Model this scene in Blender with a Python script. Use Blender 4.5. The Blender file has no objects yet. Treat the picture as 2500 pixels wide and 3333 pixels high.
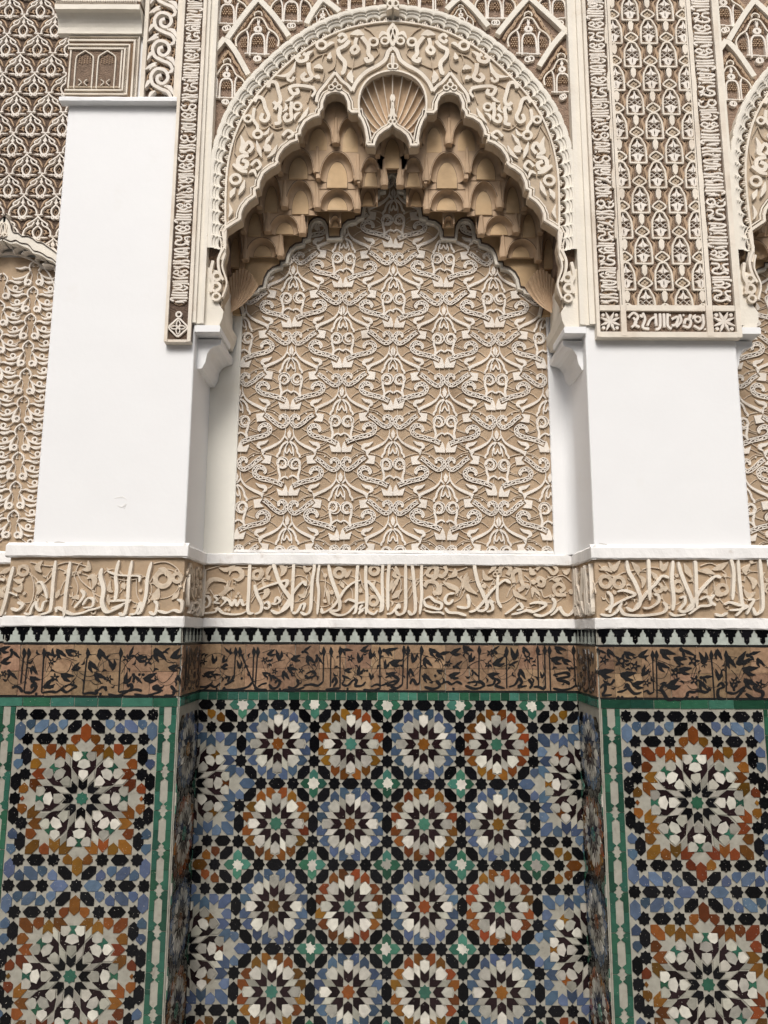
import bpy, bmesh, math, random
from mathutils import Matrix, Vector
from mathutils.geometry import tessellate_polygon
random.seed(7)
sc = bpy.context.scene
COL = sc.collection

# ------------------------------------------------------------------ camera
D, ZC, FPX = 3.2, 1.6, 2400.0          # metres to the pier front, eye height, focal length in photo pixels
TILT, ROLL = math.radians(9.3), math.radians(0.22)
cam = bpy.data.cameras.new('camera')
cam.sensor_fit = 'HORIZONTAL'; cam.sensor_width = 36.0; cam.lens = FPX / 2500.0 * 36.0
cam.clip_start = 0.05; cam.clip_end = 500.0
camo = bpy.data.objects.new('camera', cam); COL.objects.link(camo)
camo.matrix_world = (Matrix.Translation((0, -D, ZC)) @ Matrix.Rotation(math.pi / 2 + TILT, 4, 'X')
                     @ Matrix.Rotation(ROLL, 4, 'Z'))
sc.camera = camo

# ------------------------------------------------------------------ sky, sun, exposure
SUN_EL, SUN_AZ = math.radians(46), math.radians(-9)   # azimuth measured from straight behind the camera, to the left
w = bpy.data.worlds.new('World'); sc.world = w; w.use_nodes = True
nt = w.node_tree; nt.nodes.clear()
sky = nt.nodes.new('ShaderNodeTexSky'); sky.sky_type = 'NISHITA'; sky.sun_disc = False
sky.sun_elevation = SUN_EL; sky.sun_rotation = math.radians(180) + SUN_AZ * -1
sky.air_density = 1.0; sky.dust_density = 4.0; sky.ozone_density = 0.6
hs = nt.nodes.new('ShaderNodeHueSaturation'); hs.inputs['Saturation'].default_value = 0.55
bg = nt.nodes.new('ShaderNodeBackground'); bg.inputs['Strength'].default_value = 0.10
wo = nt.nodes.new('ShaderNodeOutputWorld')
nt.links.new(sky.outputs[0], hs.inputs['Color']); nt.links.new(hs.outputs[0], bg.inputs[0]); nt.links.new(bg.outputs[0], wo.inputs[0])
sl = bpy.data.lights.new('sun', 'SUN'); sl.energy = 1.5; sl.angle = math.radians(22); sl.color = (1.0, 0.975, 0.935)
so = bpy.data.objects.new('sun', sl); COL.objects.link(so)
sdir = Vector((math.sin(SUN_AZ) * math.cos(SUN_EL), -math.cos(SUN_AZ) * math.cos(SUN_EL), math.sin(SUN_EL)))
so.rotation_euler = sdir.to_track_quat('Z', 'Y').to_euler(); so.location = sdir * 20
sc.view_settings.view_transform = 'Standard'; sc.view_settings.look = 'None'
sc.view_settings.exposure = 0.60; sc.view_settings.gamma = 1.0
sc.render.resolution_x = 768; sc.render.resolution_y = 1024

# ------------------------------------------------------------------ measuring: photo pixel -> point on the wall plane y = Y
def P(px, py, Y=0.0):
    u = px - 1250.0; v = 1666.5 - py
    c, s = math.cos(ROLL), math.sin(ROLL)
    a = u * c - v * s; b = u * s + v * c
    dy = FPX * math.cos(TILT) - b * math.sin(TILT); dz = FPX * math.sin(TILT) + b * math.cos(TILT)
    t = (Y + D) / dy
    return (t * a, ZC + t * dz)
class Fr:                                # a measured window of the photo on a plane
    def __init__(s, ox, oy, k, Y): s.ox, s.oy, s.k, s.Y = ox, oy, k, Y
    def __call__(s, x, y): return P(s.ox + x * s.k, s.oy + y * s.k, s.Y)
    def w(s, x, y, n):
        a = s(x, y); b = s(x + 10, y); return n * math.hypot(b[0] - a[0], b[1] - a[1]) / 10.0

# ------------------------------------------------------------------ materials
def mat(name, col, rough=0.8, var=0.06, vscale=3.0, bump=0.15, bscale=60.0, rnd=0.0, spec=0.3, col2=None, c2lo=0.55, c2hi=0.75,
        c2scale=5.0, hue=0.0, pits=0.0, coat=0.0, wave=None):
    m = bpy.data.materials.new(name); m.use_nodes = True
    n = m.node_tree.nodes; l = m.node_tree.links; n.clear()
    out = n.new('ShaderNodeOutputMaterial'); b = n.new('ShaderNodeBsdfPrincipled'); l.new(b.outputs[0], out.inputs[0])
    geo = n.new('ShaderNodeNewGeometry'); pos = geo.outputs['Position']
    b.inputs['Roughness'].default_value = rough
    b.inputs['Specular IOR Level'].default_value = spec
    if coat: b.inputs['Coat Weight'].default_value = coat; b.inputs['Coat Roughness'].default_value = 0.08
    rgb = n.new('ShaderNodeRGB'); rgb.outputs[0].default_value = (*col, 1); cur = rgb.outputs[0]
    def noise(scale, det=5.0, rg=0.6):
        t = n.new('ShaderNodeTexNoise'); t.inputs['Scale'].default_value = scale; t.inputs['Detail'].default_value = det
        t.inputs['Roughness'].default_value = rg; l.new(pos, t.inputs['Vector']); return t.outputs['Fac']
    if col2:
        r = n.new('ShaderNodeMapRange'); r.inputs['From Min'].default_value = c2lo; r.inputs['From Max'].default_value = c2hi
        l.new(noise(c2scale, 7), r.inputs['Value'])
        mx = n.new('ShaderNodeMix'); mx.data_type = 'RGBA'; l.new(r.outputs[0], mx.inputs['Factor']); l.new(cur, mx.inputs['A'])
        mx.inputs['B'].default_value = (*col2, 1); cur = mx.outputs['Result']
    hsv = n.new('ShaderNodeHueSaturation'); l.new(cur, hsv.inputs['Color'])
    r = n.new('ShaderNodeMapRange'); r.inputs['From Min'].default_value = 0.3; r.inputs['From Max'].default_value = 0.7
    r.inputs['To Min'].default_value = 1 - var; r.inputs['To Max'].default_value = 1 + var
    l.new(noise(vscale, 6), r.inputs['Value']); val = r.outputs[0]
    if rnd or hue:
        oi = n.new('ShaderNodeObjectInfo')
        rr = n.new('ShaderNodeMapRange'); rr.inputs['To Min'].default_value = 1 - rnd; rr.inputs['To Max'].default_value = 1 + rnd
        l.new(oi.outputs['Random'], rr.inputs['Value'])
        mu = n.new('ShaderNodeMath'); mu.operation = 'MULTIPLY'; l.new(val, mu.inputs[0]); l.new(rr.outputs[0], mu.inputs[1]); val = mu.outputs[0]
        if hue:
            wn = n.new('ShaderNodeTexWhiteNoise'); wn.noise_dimensions = '1D'; l.new(oi.outputs['Random'], wn.inputs['W'])
            hr = n.new('ShaderNodeMapRange'); hr.inputs['To Min'].default_value = 0.5 - hue; hr.inputs['To Max'].default_value = 0.5 + hue
            l.new(wn.outputs['Value'], hr.inputs['Value']); l.new(hr.outputs[0], hsv.inputs['Hue'])
    l.new(val, hsv.inputs['Value']); cur = hsv.outputs[0]
    if pits:
        t = n.new('ShaderNodeTexNoise'); t.inputs['Scale'].default_value = 190.0; t.inputs['Detail'].default_value = 1.0; l.new(pos, t.inputs['Vector'])
        g = n.new('ShaderNodeMath'); g.operation = 'GREATER_THAN'; g.inputs[1].default_value = pits; l.new(t.outputs['Fac'], g.inputs[0])
        mx = n.new('ShaderNodeMix'); mx.data_type = 'RGBA'; l.new(g.outputs[0], mx.inputs['Factor']); l.new(cur, mx.inputs['A'])
        mx.inputs['B'].default_value = (0.5, 0.46, 0.4, 1); cur = mx.outputs['Result']
    l.new(cur, b.inputs['Base Color'])
    if bump:
        bp = n.new('ShaderNodeBump'); bp.inputs['Strength'].default_value = bump; bp.inputs['Distance'].default_value = 0.004
        h = noise(bscale, 4)
        if wave:
            wv = n.new('ShaderNodeTexWave'); wv.inputs['Scale'].default_value = wave; wv.inputs['Distortion'].default_value = 14.0
            wv.inputs['Detail'].default_value = 1.0; wv.inputs['Detail Scale'].default_value = 1.2; wv.bands_direction = 'DIAGONAL'
            l.new(pos, wv.inputs['Vector']); h = wv.outputs['Fac']
        l.new(h, bp.inputs['Height']); l.new(bp.outputs[0], b.inputs['Normal'])
    return m
M = {}
M['white'] = mat('white_plaster', (0.81, 0.81, 0.81), 0.7, 0.022, 1.7, 0.5, 7, col2=(0.74, 0.72, 0.68), c2lo=0.6, c2hi=0.9, c2scale=2.3)
M['ledge'] = mat('limewashed_ledge', (0.78, 0.765, 0.745), 0.8, 0.06, 9, 0.45, 40, col2=(0.52, 0.46, 0.40), c2lo=0.62, c2hi=0.85, c2scale=14)
M['cream'] = mat('cream_stucco', (0.755, 0.685, 0.585), 0.85, 0.08, 11, 0.35, 90, col2=(0.55, 0.45, 0.35), c2lo=0.5, c2hi=0.85, c2scale=5)
M['warm'] = mat('cream_plaster_moulding', (0.76, 0.71, 0.62), 0.82, 0.06, 6, 0.35, 50, col2=(0.55, 0.45, 0.34), c2lo=0.60, c2hi=0.9, c2scale=7)
M['carve'] = mat('carved_white_stucco', (0.78, 0.72, 0.645), 0.85, 0.07, 14, 0.3, 110, col2=(0.58, 0.49, 0.40), c2lo=0.5, c2hi=0.85, c2scale=6)
M['tan'] = mat('tan_stucco_ground', (0.41, 0.305, 0.205), 0.9, 0.16, 7, 0.5, 70, col2=(0.30, 0.205, 0.13), c2lo=0.5, c2hi=0.75, c2scale=5)
M['tanlight'] = mat('pale_tan_stucco', (0.47, 0.38, 0.28), 0.9, 0.12, 7, 0.4, 70, col2=(0.38, 0.285, 0.195), c2lo=0.5, c2hi=0.8, c2scale=6)
M['midtan'] = mat('tan_carved_leaf', (0.42, 0.30, 0.20), 0.9, 0.12, 12, 0.35, 100)
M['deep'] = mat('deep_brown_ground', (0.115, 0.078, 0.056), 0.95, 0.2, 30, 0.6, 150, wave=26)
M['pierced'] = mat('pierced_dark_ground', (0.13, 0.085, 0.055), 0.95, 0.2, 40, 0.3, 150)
M['ochre'] = mat('ochre_vault_plaster', (0.53, 0.37, 0.21), 0.72, 0.16, 8, 0.35, 45, col2=(0.60, 0.45, 0.28), c2lo=0.5, c2hi=0.8, c2scale=6, rnd=0.10)
M['brown'] = mat('brown_vault_plaster', (0.46, 0.325, 0.21), 0.75, 0.16, 8, 0.35, 45, col2=(0.54, 0.40, 0.26), c2lo=0.55, c2hi=0.85, c2scale=9, rnd=0.10)
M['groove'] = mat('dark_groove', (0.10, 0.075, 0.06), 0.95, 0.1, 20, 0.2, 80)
M['grout'] = mat('white_zellige_ground', (0.33, 0.315, 0.265), 0.5, 0.14, 26, 0.25, 60, col2=(0.22, 0.195, 0.16), c2lo=0.55, c2hi=0.8, c2scale=30, spec=0.4)
G = dict(rough=0.12, bump=0.30, bscale=48, spec=0.36, var=0.16, vscale=34)
M['gblack'] = mat('black_glaze', (0.004, 0.004, 0.005), rnd=0.6, pits=0.765, **dict(G, spec=0.22))
M['gblue'] = mat('blue_glaze', (0.050, 0.077, 0.125), rnd=0.4, hue=0.02, pits=0.76, **G)
M['gsky'] = mat('pale_blue_glaze', (0.082, 0.115, 0.18), rnd=0.38, hue=0.02, pits=0.76, **G)
M['ggreen'] = mat('green_glaze', (0.022, 0.082, 0.052), rnd=0.42, hue=0.02, pits=0.78, **G)
M['gteal'] = mat('teal_glaze', (0.045, 0.14, 0.10), rnd=0.3, hue=0.02, pits=0.78, **G)
M['ghoney'] = mat('honey_glaze', (0.140, 0.048, 0.009), rnd=0.5, hue=0.026, pits=0.76, **G)
M['gaub'] = mat('aubergine_glaze', (0.014, 0.007, 0.008), rnd=0.45, pits=0.76, **dict(G, spec=0.22))
M['gwhite'] = mat('white_glaze', (0.45, 0.43, 0.375), rnd=0.42, hue=0.015, pits=0.79, **G)
M['gcream'] = mat('cream_glaze', (0.34, 0.325, 0.275), rnd=0.34, hue=0.02, pits=0.79, **G)
M['gpale'] = mat('pale_green_white_glaze', (0.38, 0.41, 0.37), rnd=0.14, hue=0.01, pits=0.79, **G)
M['terra'] = mat('terracotta_tile', (0.255, 0.163, 0.100), 0.42, 0.22, 60, 0.45, 90, rnd=0.28, hue=0.012, spec=0.3, col2=(0.155, 0.088, 0.052), c2lo=0.5, c2hi=0.75, c2scale=22)
M['ink'] = mat('black_script_glaze', (0.013, 0.013, 0.014), 0.3, 0.1, 30, 0.2, 60, spec=0.5)
M['court'] = mat('courtyard_stucco', (0.34, 0.31, 0.28), 0.9, 0.1, 1, 0.1, 20)
M['creamwhite'] = mat('cream_limewash', (0.79, 0.765, 0.69), 0.8, 0.04, 3, 0.2, 25, col2=(0.70, 0.65, 0.55), c2lo=0.6, c2hi=0.9, c2scale=3)
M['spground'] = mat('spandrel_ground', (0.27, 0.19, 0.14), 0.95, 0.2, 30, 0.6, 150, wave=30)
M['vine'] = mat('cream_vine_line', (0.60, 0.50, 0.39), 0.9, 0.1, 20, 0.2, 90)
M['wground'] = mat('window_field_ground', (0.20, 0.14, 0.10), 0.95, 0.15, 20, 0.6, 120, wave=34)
M['leaf'] = mat('carved_leaf_stucco', (0.60, 0.50, 0.385), 0.9, 0.14, 30, 0.4, 120, col2=(0.46, 0.36, 0.26), c2lo=0.45, c2hi=0.8, c2scale=24)
M['crack'] = mat('crack_shadow', (0.45, 0.42, 0.38), 0.9, 0.1, 20, 0, 80)
M['floor'] = mat('courtyard_marble', (0.26, 0.25, 0.23), 0.45, 0.12, 2, 0.1, 20)

# ------------------------------------------------------------------ mesh building
def front(Y): return lambda u, v, h: (u, Y - h, v)
def faceR(X): return lambda u, v, h: (X + h, u, v)      # plane facing +x, u runs along y
def faceL(X): return lambda u, v, h: (X - h, u, v)      # plane facing -x
ctr = [0]
class MB:
    def __init__(s, mp=None): s.v = []; s.f = []; s.mp = mp or (lambda u, v, h: (u, -h, v))
    def add(s, pts): i = len(s.v); s.v += [s.mp(*p) for p in pts]; return i
    def box(s, u0, u1, v0, v1, h0, h1):
        i = s.add([(u0, v0, h0), (u1, v0, h0), (u1, v1, h0), (u0, v1, h0), (u0, v0, h1), (u1, v0, h1), (u1, v1, h1), (u0, v1, h1)])
        s.f += [[i + a for a in q] for q in ((0, 3, 2, 1), (4, 5, 6, 7), (0, 1, 5, 4), (1, 2, 6, 5), (2, 3, 7, 6), (3, 0, 4, 7))]; return s
    def prism(s, poly, h0, h1, inset=0.0, holes=()):
        loops = [list(poly)] + [list(h) for h in holes]
        cx = sum(p[0] for p in poly) / len(poly); cy = sum(p[1] for p in poly) / len(poly)
        top = []
        for L in loops:
            q = []
            for (x, y) in L:
                d = math.hypot(x - cx, y - cy) or 1; k = max(0.0, 1 - inset / d); q.append((cx + (x - cx) * k, cy + (y - cy) * k))
            top.append(q)
        tri = tessellate_polygon([[Vector((x, y, 0)) for x, y in L] for L in top])
        flat = [p for L in top for p in L]
        i = s.add([(x, y, h1) for x, y in flat]); s.f += [[i + a for a in t] for t in tri]
        for L, T in zip(loops, top):
            n = len(L); j = s.add([(x, y, h0) for x, y in L] + [(x, y, h1) for x, y in T])
            s.f += [[j + a, j + (a + 1) % n, j + n + (a + 1) % n, j + n + a] for a in range(n)]
        return s
    def stroke(s, pts, wid, h0, h1, sub=5, side=0.12, closed=False, dh=0.0006, nib=False):
        sp, sw = spline(pts, wid, sub, closed); n = len(sp)
        if n < 2: return s
        if nib:                           # broad-pen modulation: full on the downstrokes, thin on the sweeps, tapered ends
            for i in range(n):
                a = sp[max(0, i - 1)]; b = sp[min(n - 1, i + 1)]; an = math.atan2(b[1] - a[1], b[0] - a[0])
                sw[i] *= (.58 + .62 * abs(math.sin(an - .45))) * min(1.0, .45 + 6 * min(i, n - 1 - i) / n)
        rows = []
        for i in range(n):
            a = sp[(i - 1) % n] if (closed or i) else sp[0]; b = sp[(i + 1) % n] if (closed or i < n - 1) else sp[-1]
            dx, dy = b[0] - a[0], b[1] - a[1]; L = math.hypot(dx, dy) or 1e-9; nx, ny = -dy / L, dx / L
            r = sw[i] / 2; e = min(r * side, (h1 - h0) * 0.5); hh = h1 + dh * i / n
            x, y = sp[i]
            rows.append([(x + nx * r, y + ny * r, h0), (x + nx * (r - e), y + ny * (r - e), hh), (x - nx * (r - e), y - ny * (r - e), hh), (x - nx * r, y - ny * r, h0)])
        i0 = s.add([p for r in rows for p in r])
        m = n if closed else n - 1
        for k in range(m):
            a = i0 + 4 * k; b = i0 + 4 * ((k + 1) % n)
            for q in range(3): s.f.append([a + q, b + q, b + q + 1, a + q + 1])
        if not closed:
            s.f.append([i0, i0 + 1, i0 + 2, i0 + 3]); e = i0 + 4 * (n - 1); s.f.append([e + 3, e + 2, e + 1, e])
        return s
    def disc(s, x, y, r, h0, h1, n=12): return s.prism([(x + r * math.cos(2 * math.pi * k / n), y + r * math.sin(2 * math.pi * k / n)) for k in range(n)], h0, h1, r * 0.2)
    def ring(s, x, y, r, wd, h0, h1, n=9):
        return s.stroke([(x + r * math.cos(2 * math.pi * k / n), y + r * math.sin(2 * math.pi * k / n)) for k in range(n)], [wd] * n, h0, h1, 3, closed=True, dh=0)
    def grid(s, rows):                    # rows of (u, v, h)
        n = len(rows[0]); i = s.add([p for r in rows for p in r])
        for a in range(len(rows) - 1):
            for b in range(n - 1): s.f.append([i + a * n + b, i + a * n + b + 1, i + (a + 1) * n + b + 1, i + (a + 1) * n + b])
        return s
    def mesh(s, name, m, smooth=False):
        me = bpy.data.meshes.new(name); me.from_pydata(s.v, [], s.f); me.validate()
        b = bmesh.new(); b.from_mesh(me); bmesh.ops.recalc_face_normals(b, faces=b.faces); b.to_mesh(me); b.free()
        if smooth: me.shade_smooth()
        if m: me.materials.append(M[m] if isinstance(m, str) else m)
        return me
    def build(s, name, m, parent=None, smooth=False): return place(name, s.mesh(name, m, smooth), parent)
def spline(pts, wid, sub, closed=False):
    n = len(pts); out = []; ow = []
    if n == 2: return list(pts), list(wid)
    m = n if closed else n - 1
    for i in range(m):
        if closed: p0, p1, p2, p3 = pts[(i - 1) % n], pts[i], pts[(i + 1) % n], pts[(i + 2) % n]
        else: p0, p1, p2, p3 = pts[max(i - 1, 0)], pts[i], pts[i + 1], pts[min(i + 2, n - 1)]
        w1, w2 = wid[i], wid[(i + 1) % n]
        for k in range(sub):
            t = k / sub; t2, t3 = t * t, t * t * t
            out.append(tuple(0.5 * (2 * p1[c] + (p2[c] - p0[c]) * t + (2 * p0[c] - 5 * p1[c] + 4 * p2[c] - p3[c]) * t2 + (3 * p1[c] - p0[c] - 3 * p2[c] + p3[c]) * t3) for c in (0, 1)))
            ow.append(w1 + (w2 - w1) * t)
    if not closed: out.append(pts[-1]); ow.append(wid[-1])
    return out, ow
def place(name, me, parent=None, mw=None):
    o = bpy.data.objects.new(name, me); COL.objects.link(o)
    if mw is not None: o.matrix_world = mw
    if parent is not None:
        o.parent = parent; o.matrix_parent_inverse = Matrix.Translation(-Vector(parent.location)) if parent.type == 'EMPTY' else Matrix.Identity(4)
    return o
def thing(name, label, cat, loc=(0, 0, 0), group=None):
    o = bpy.data.objects.new(name, None); o.empty_display_size = 0.05; o.location = loc; COL.objects.link(o)
    o['label'] = label; o['category'] = cat
    if group: o['group'] = group
    return o

# ------------------------------------------------------------------ traced line work: '<mode><width> x y x y ...'
def parse(txt):
    for ln in txt.strip().split('\n'):
        for item in ln.split(';'):
            item = item.strip()
            if not item: continue
            a = item.split(); md = a[0][0]; w = float(a[0][1:] or 0); c = [float(q) for q in a[1:]]
            pr = list(zip(c[0::2], c[1::2]))
            if md == 'd':
                for q in pr: yield md, w, [q]
            else: yield md, w, pr
def widths(md, w, n):
    r = []
    for i in range(n):
        t = i / max(1, n - 1)
        if md == '=': k = 1
        elif md == '<': k = min(1, 0.12 + 1.3 * t)
        elif md == '>': k = min(1, 0.12 + 1.3 * (1 - t))
        else: k = 0.10 + 0.90 * math.sin(math.pi * min(1, max(0, t))) ** 0.8
        r.append(w * k)
    return r
def draw(mb, tr, item, h0, h1, sub=4, nib=False):
    md, w, pts = item
    q = [tr(*p) for p in pts]; k = tr.w(*pts[0], 1.0)
    h1 += random.uniform(0, 0.0012)
    if md in '=~<>':
        if len(pts) < 3 and md == '~': q = [q[0], ((q[0][0] + q[1][0]) / 2, (q[0][1] + q[1][1]) / 2), q[1]]
        mb.stroke(q, [x * k for x in widths(md, w, len(q))], h0, h1, sub, nib=nib and md == '=')
    elif md == 'o':
        for (x, y) in q[:1]: mb.ring(x, y, w * k, pts[1][0] * k if len(pts) > 1 else w * k * .5, h0, h1)
    elif md == 'd':
        for (x, y) in q: mb.disc(x, y, w * k, h0, h1, 10)
    elif md == 'p': mb.prism(q, h0, h1, 0.0008)
class TrL:                                # local tracer for repeated motifs: photo window -> metres about an anchor, optional mirror
    def __init__(s, fr, ax, ay, flip=False): s.fr = fr; s.a = fr(ax, ay); s.f = -1 if flip else 1
    def __call__(s, x, y): p = s.fr(x, y); return ((p[0] - s.a[0]) * s.f, p[1] - s.a[1])
    def w(s, x, y, n): return s.fr.w(x, y, n)
class TrM:                                # mirrored about a vertical axis X
    def __init__(s, fr, X): s.fr = fr; s.X = X
    def __call__(s, x, y): p = s.fr(x, y); return (2 * s.X - p[0], p[1])
    def w(s, x, y, n): return s.fr.w(x, y, n)
# ================================================================== large structure
AX = 0.034                                # axis of the niche and its arch
NX0, NX1, NY = -0.868, 0.918, 0.34        # niche jambs and depth of its back wall
LX0, RX1 = -1.534, 1.607                  # outer edges of the two white piers
Z_LEDGE, Z_FR1, Z_FR0, Z_ML1, Z_SC1, Z_SC0, Z_GR0 = 1.972, 1.918, 1.667, 1.620, 1.545, 1.326, 1.290
ZTOP, FLOOR = 5.3, -0.22
fl = MB(lambda u, v, h: (u, v, FLOOR + h)).box(-14, 14, -16, 3, -0.2, 0).build('courtyard_floor', 'floor'); fl['kind'] = 'structure'

for nm, q in (('unseen_courtyard_wall', (-9, 9, -13.5, -13)), ('unseen_courtyard_wall', (-9.5, -9, -13.5, 1)), ('unseen_courtyard_wall', (9, 9.5, -13.5, 1))):  # unseen rest of the courtyard, added to block low sky light
    cw = MB(lambda u, v, h: (u, v, FLOOR + h)).box(*q, 0, 8.5).build(nm, 'court'); cw['kind'] = 'structure'
def column(poly, z0, z1, name, m, parent):
    mb = MB(lambda u, v, h: (u, v, h)); mb.prism(poly, z0, z1); return mb.build(name, m, parent)
def ledge(mp, u0, u1, prof, name, parent, m='ledge', jit=0.0016, step=0.02):
    n = max(2, int(abs(u1 - u0) / step)); rows = []
    rj = [[0, 0] for _ in prof]
    for i in range(n + 1):
        u = u0 + (u1 - u0) * i / n; r = []
        for k, (h, z) in enumerate(prof):
            rj[k][0] = rj[k][0] * 0.7 + random.uniform(-jit, jit); rj[k][1] = rj[k][1] * 0.7 + random.uniform(-jit, jit)
            r.append((u, z + rj[k][1] * 0.7, h + (rj[k][0] if 0 < k < len(prof) - 1 else 0)))
        rows.append(r)
    mb = MB(mp); mb.grid(rows)
    for e in (0, n): i = mb.add(rows[e]); mb.f.append([i + k for k in range(len(prof))])
    return mb.build(name, m, parent)
LP_UP = [(-0.002, Z_LEDGE + 0.012), (0.008, Z_LEDGE + 0.006), (0.022, Z_LEDGE - 0.004), (0.024, Z_FR1 + 0.006), (0.018, Z_FR1), (-0.002, Z_FR1)]
LP_LO = [(-0.002, Z_FR0), (0.014, Z_FR0 - 0.001), (0.017, Z_FR0 - 0.006), (0.018, Z_ML1 + 0.005), (0.013, Z_ML1), (-0.002, Z_ML1)]

# --- the two white piers
def pier(x0, x1, b0, b1, label, loc):
    t = thing('plaster_pier', label, 'pier', loc, 'white piers either side of the niche')
    r = 0.007
    column([(x0 + r, 0), (x1 - r, 0), (x1 - r * .3, r * .3), (x1, r), (x1, 0.9), (x0, 0.9), (x0, r), (x0 + r * .3, r * .3)], Z_LEDGE - 0.03, ZTOP, 'shaft', 'white', t)
    column([(b0, 0.0), (b1, 0.0), (b1, 0.9), (b0, 0.9)], FLOOR, Z_LEDGE - 0.03, 'base_core', 'ledge', t)
    ledge(front(0), b0 - 0.02, b1 + 0.02, LP_UP, 'ledge', t); ledge(front(0), b0 - 0.012, b1 + 0.012, LP_LO, 'ledge', t)
    return t
BX0, BX1 = -1.618, 1.662
pl = pier(LX0, NX0, BX0, NX0, 'tall plain white plaster pier on the left with a small scratch low down', (-1.2, 0, FLOOR))
pr = pier(NX1, RX1, NX1, BX1, 'white plaster pier on the right under the broad carved panel', (1.26, 0, FLOOR))
for p, mp, lab in ((pl, faceR(NX0), 0), (pr, faceL(NX1), 1)):
    ledge(mp, -0.020, NY, [(h * .92, z - .0008) for h, z in LP_UP], 'ledge', p); ledge(mp, -0.013, NY, [(h * .92, z - .0008) for h, z in LP_LO], 'ledge', p)
# a faint trowel scratch low on the left pier
mb = MB(front(0.0)); f = Fr(0, 0, 1, 0)
for it in parse('~5 372 1622 400 1618 414 1628;~4 380 1645 398 1650 410 1640 404 1656'): draw(mb, f, it, 0, 0.0006)
mb.build('plaster_scratch', 'ledge', pl)
for pp, txt in ((pl, '=2 150 1764 168 1768 190 1764 214 1768;=2 366 1771 390 1769 418 1772'), (pr, '=2 2010 1776 2040 1774 2090 1778;=2 1950 1768 1975 1772')):
    for it in parse(txt): mb = MB(front(0)); draw(mb, f, it, -.0005, .0003); mb.build('hairline_crack', 'crack', pp)

# --- the niche back wall between them
nw = thing('niche_wall', 'recessed back wall of the central niche with cream plaster margins', 'wall', (AX, NY, FLOOR))
MB(front(NY)).box(NX0 - .3, NX1 + .3, FLOOR, ZTOP, -0.5, 0).build('wall_core', 'ledge', nw)
PX0, PX1, PZ0 = -0.722, 0.818, 1.982      # carved panel edges
column([(NX0, NY + .01), (PX0, NY + .01), (PX0, NY - .013), (PX0 - .003, NY - .016), (NX0, NY - .016)], Z_LEDGE, 3.35, 'plaster_margin', 'creamwhite', nw)
fil = [(NX1, NY + .01), (PX1, NY + .01), (PX1, NY - .013), (PX1 + .003, NY - .016)] + [(PX1 + .045 + .055 * math.sin(a) , NY - .016 - .075 * (1 - math.cos(a))) for a in [math.pi / 2 * k / 8 for k in range(9)]]
fil = fil[:-1] + [(NX1, NY - .095)]
column(fil, Z_LEDGE, 3.35, 'plaster_margin', 'white', nw)
ledge(front(NY), NX0 + .018, NX1 - .018, LP_UP, 'ledge', nw); ledge(front(NY), NX0 + .014, NX1 - .014, LP_LO, 'ledge', nw)
ledge(front(NY), PX0 + .002, PX1 - .002, [(-.002, PZ0 + .012), (.012, PZ0 + .010), (.015, PZ0 - .003), (.012, Z_LEDGE), (-.002, Z_LEDGE)], 'inner_sill', nw)

# --- the bays beyond the piers
def bay(x0, x1, label):
    t = thing('bay_wall', label, 'wall', ((x0 + x1) / 2, NY, FLOOR))
    MB(front(NY)).box(x0, x1, FLOOR, ZTOP, -0.5, 0).build('wall_core', 'ledge', t)
    ledge(front(NY), x0, x1, LP_UP, 'ledge', t); ledge(front(NY), x0, x1, LP_LO, 'ledge', t)
    return t
bl = bay(-2.7, BX0 - .001, 'recessed wall at the far left edge beyond the left pier')
br = bay(BX1 + .001, 2.8, 'recessed wall at the far right edge beyond the right pier')

# ================================================================== arch
YA = 0.012
A2 = Fr(600, 0, 0.42194, YA)
def A5y(Y): return Fr(650, 450, 0.42194, Y)
FIL = [(1615, 175), (1430, 192), (1240, 235), (1070, 308), (930, 395), (830, 472), (700, 592), (560, 745), (450, 915), (375, 1110), (332, 1330), (320, 1600), (322, 1770), (318, 1930)]
fl_l = [A2(*p) for p in FIL][::-1]
fl_l = [(p[0], p[1]) for p in fl_l[:-1]] + [(AX, A2(1615, 175)[1])]
fil_w = fl_l + [(2 * AX - x, z) for x, z in fl_l[-2::-1]]
fs, _ = spline(fil_w, [1] * len(fil_w), 14)
cum = [0.0]
for a, b in zip(fs, fs[1:]): cum.append(cum[-1] + math.hypot(b[0] - a[0], b[1] - a[1]))
def arc(t):                               # point and outward normal at arc length t
    t = max(0, min(cum[-1] - 1e-6, t)); lo, hi = 0, len(cum) - 1
    while hi - lo > 1:
        m = (lo + hi) // 2
        if cum[m] <= t: lo = m
        else: hi = m
    k = (t - cum[lo]) / (cum[lo + 1] - cum[lo]); a, b = fs[lo], fs[lo + 1]; L = math.hypot(b[0] - a[0], b[1] - a[1])
    return (a[0] + (b[0] - a[0]) * k, a[1] + (b[1] - a[1]) * k), (-(b[1] - a[1]) / L, (b[0] - a[0]) / L)
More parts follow.
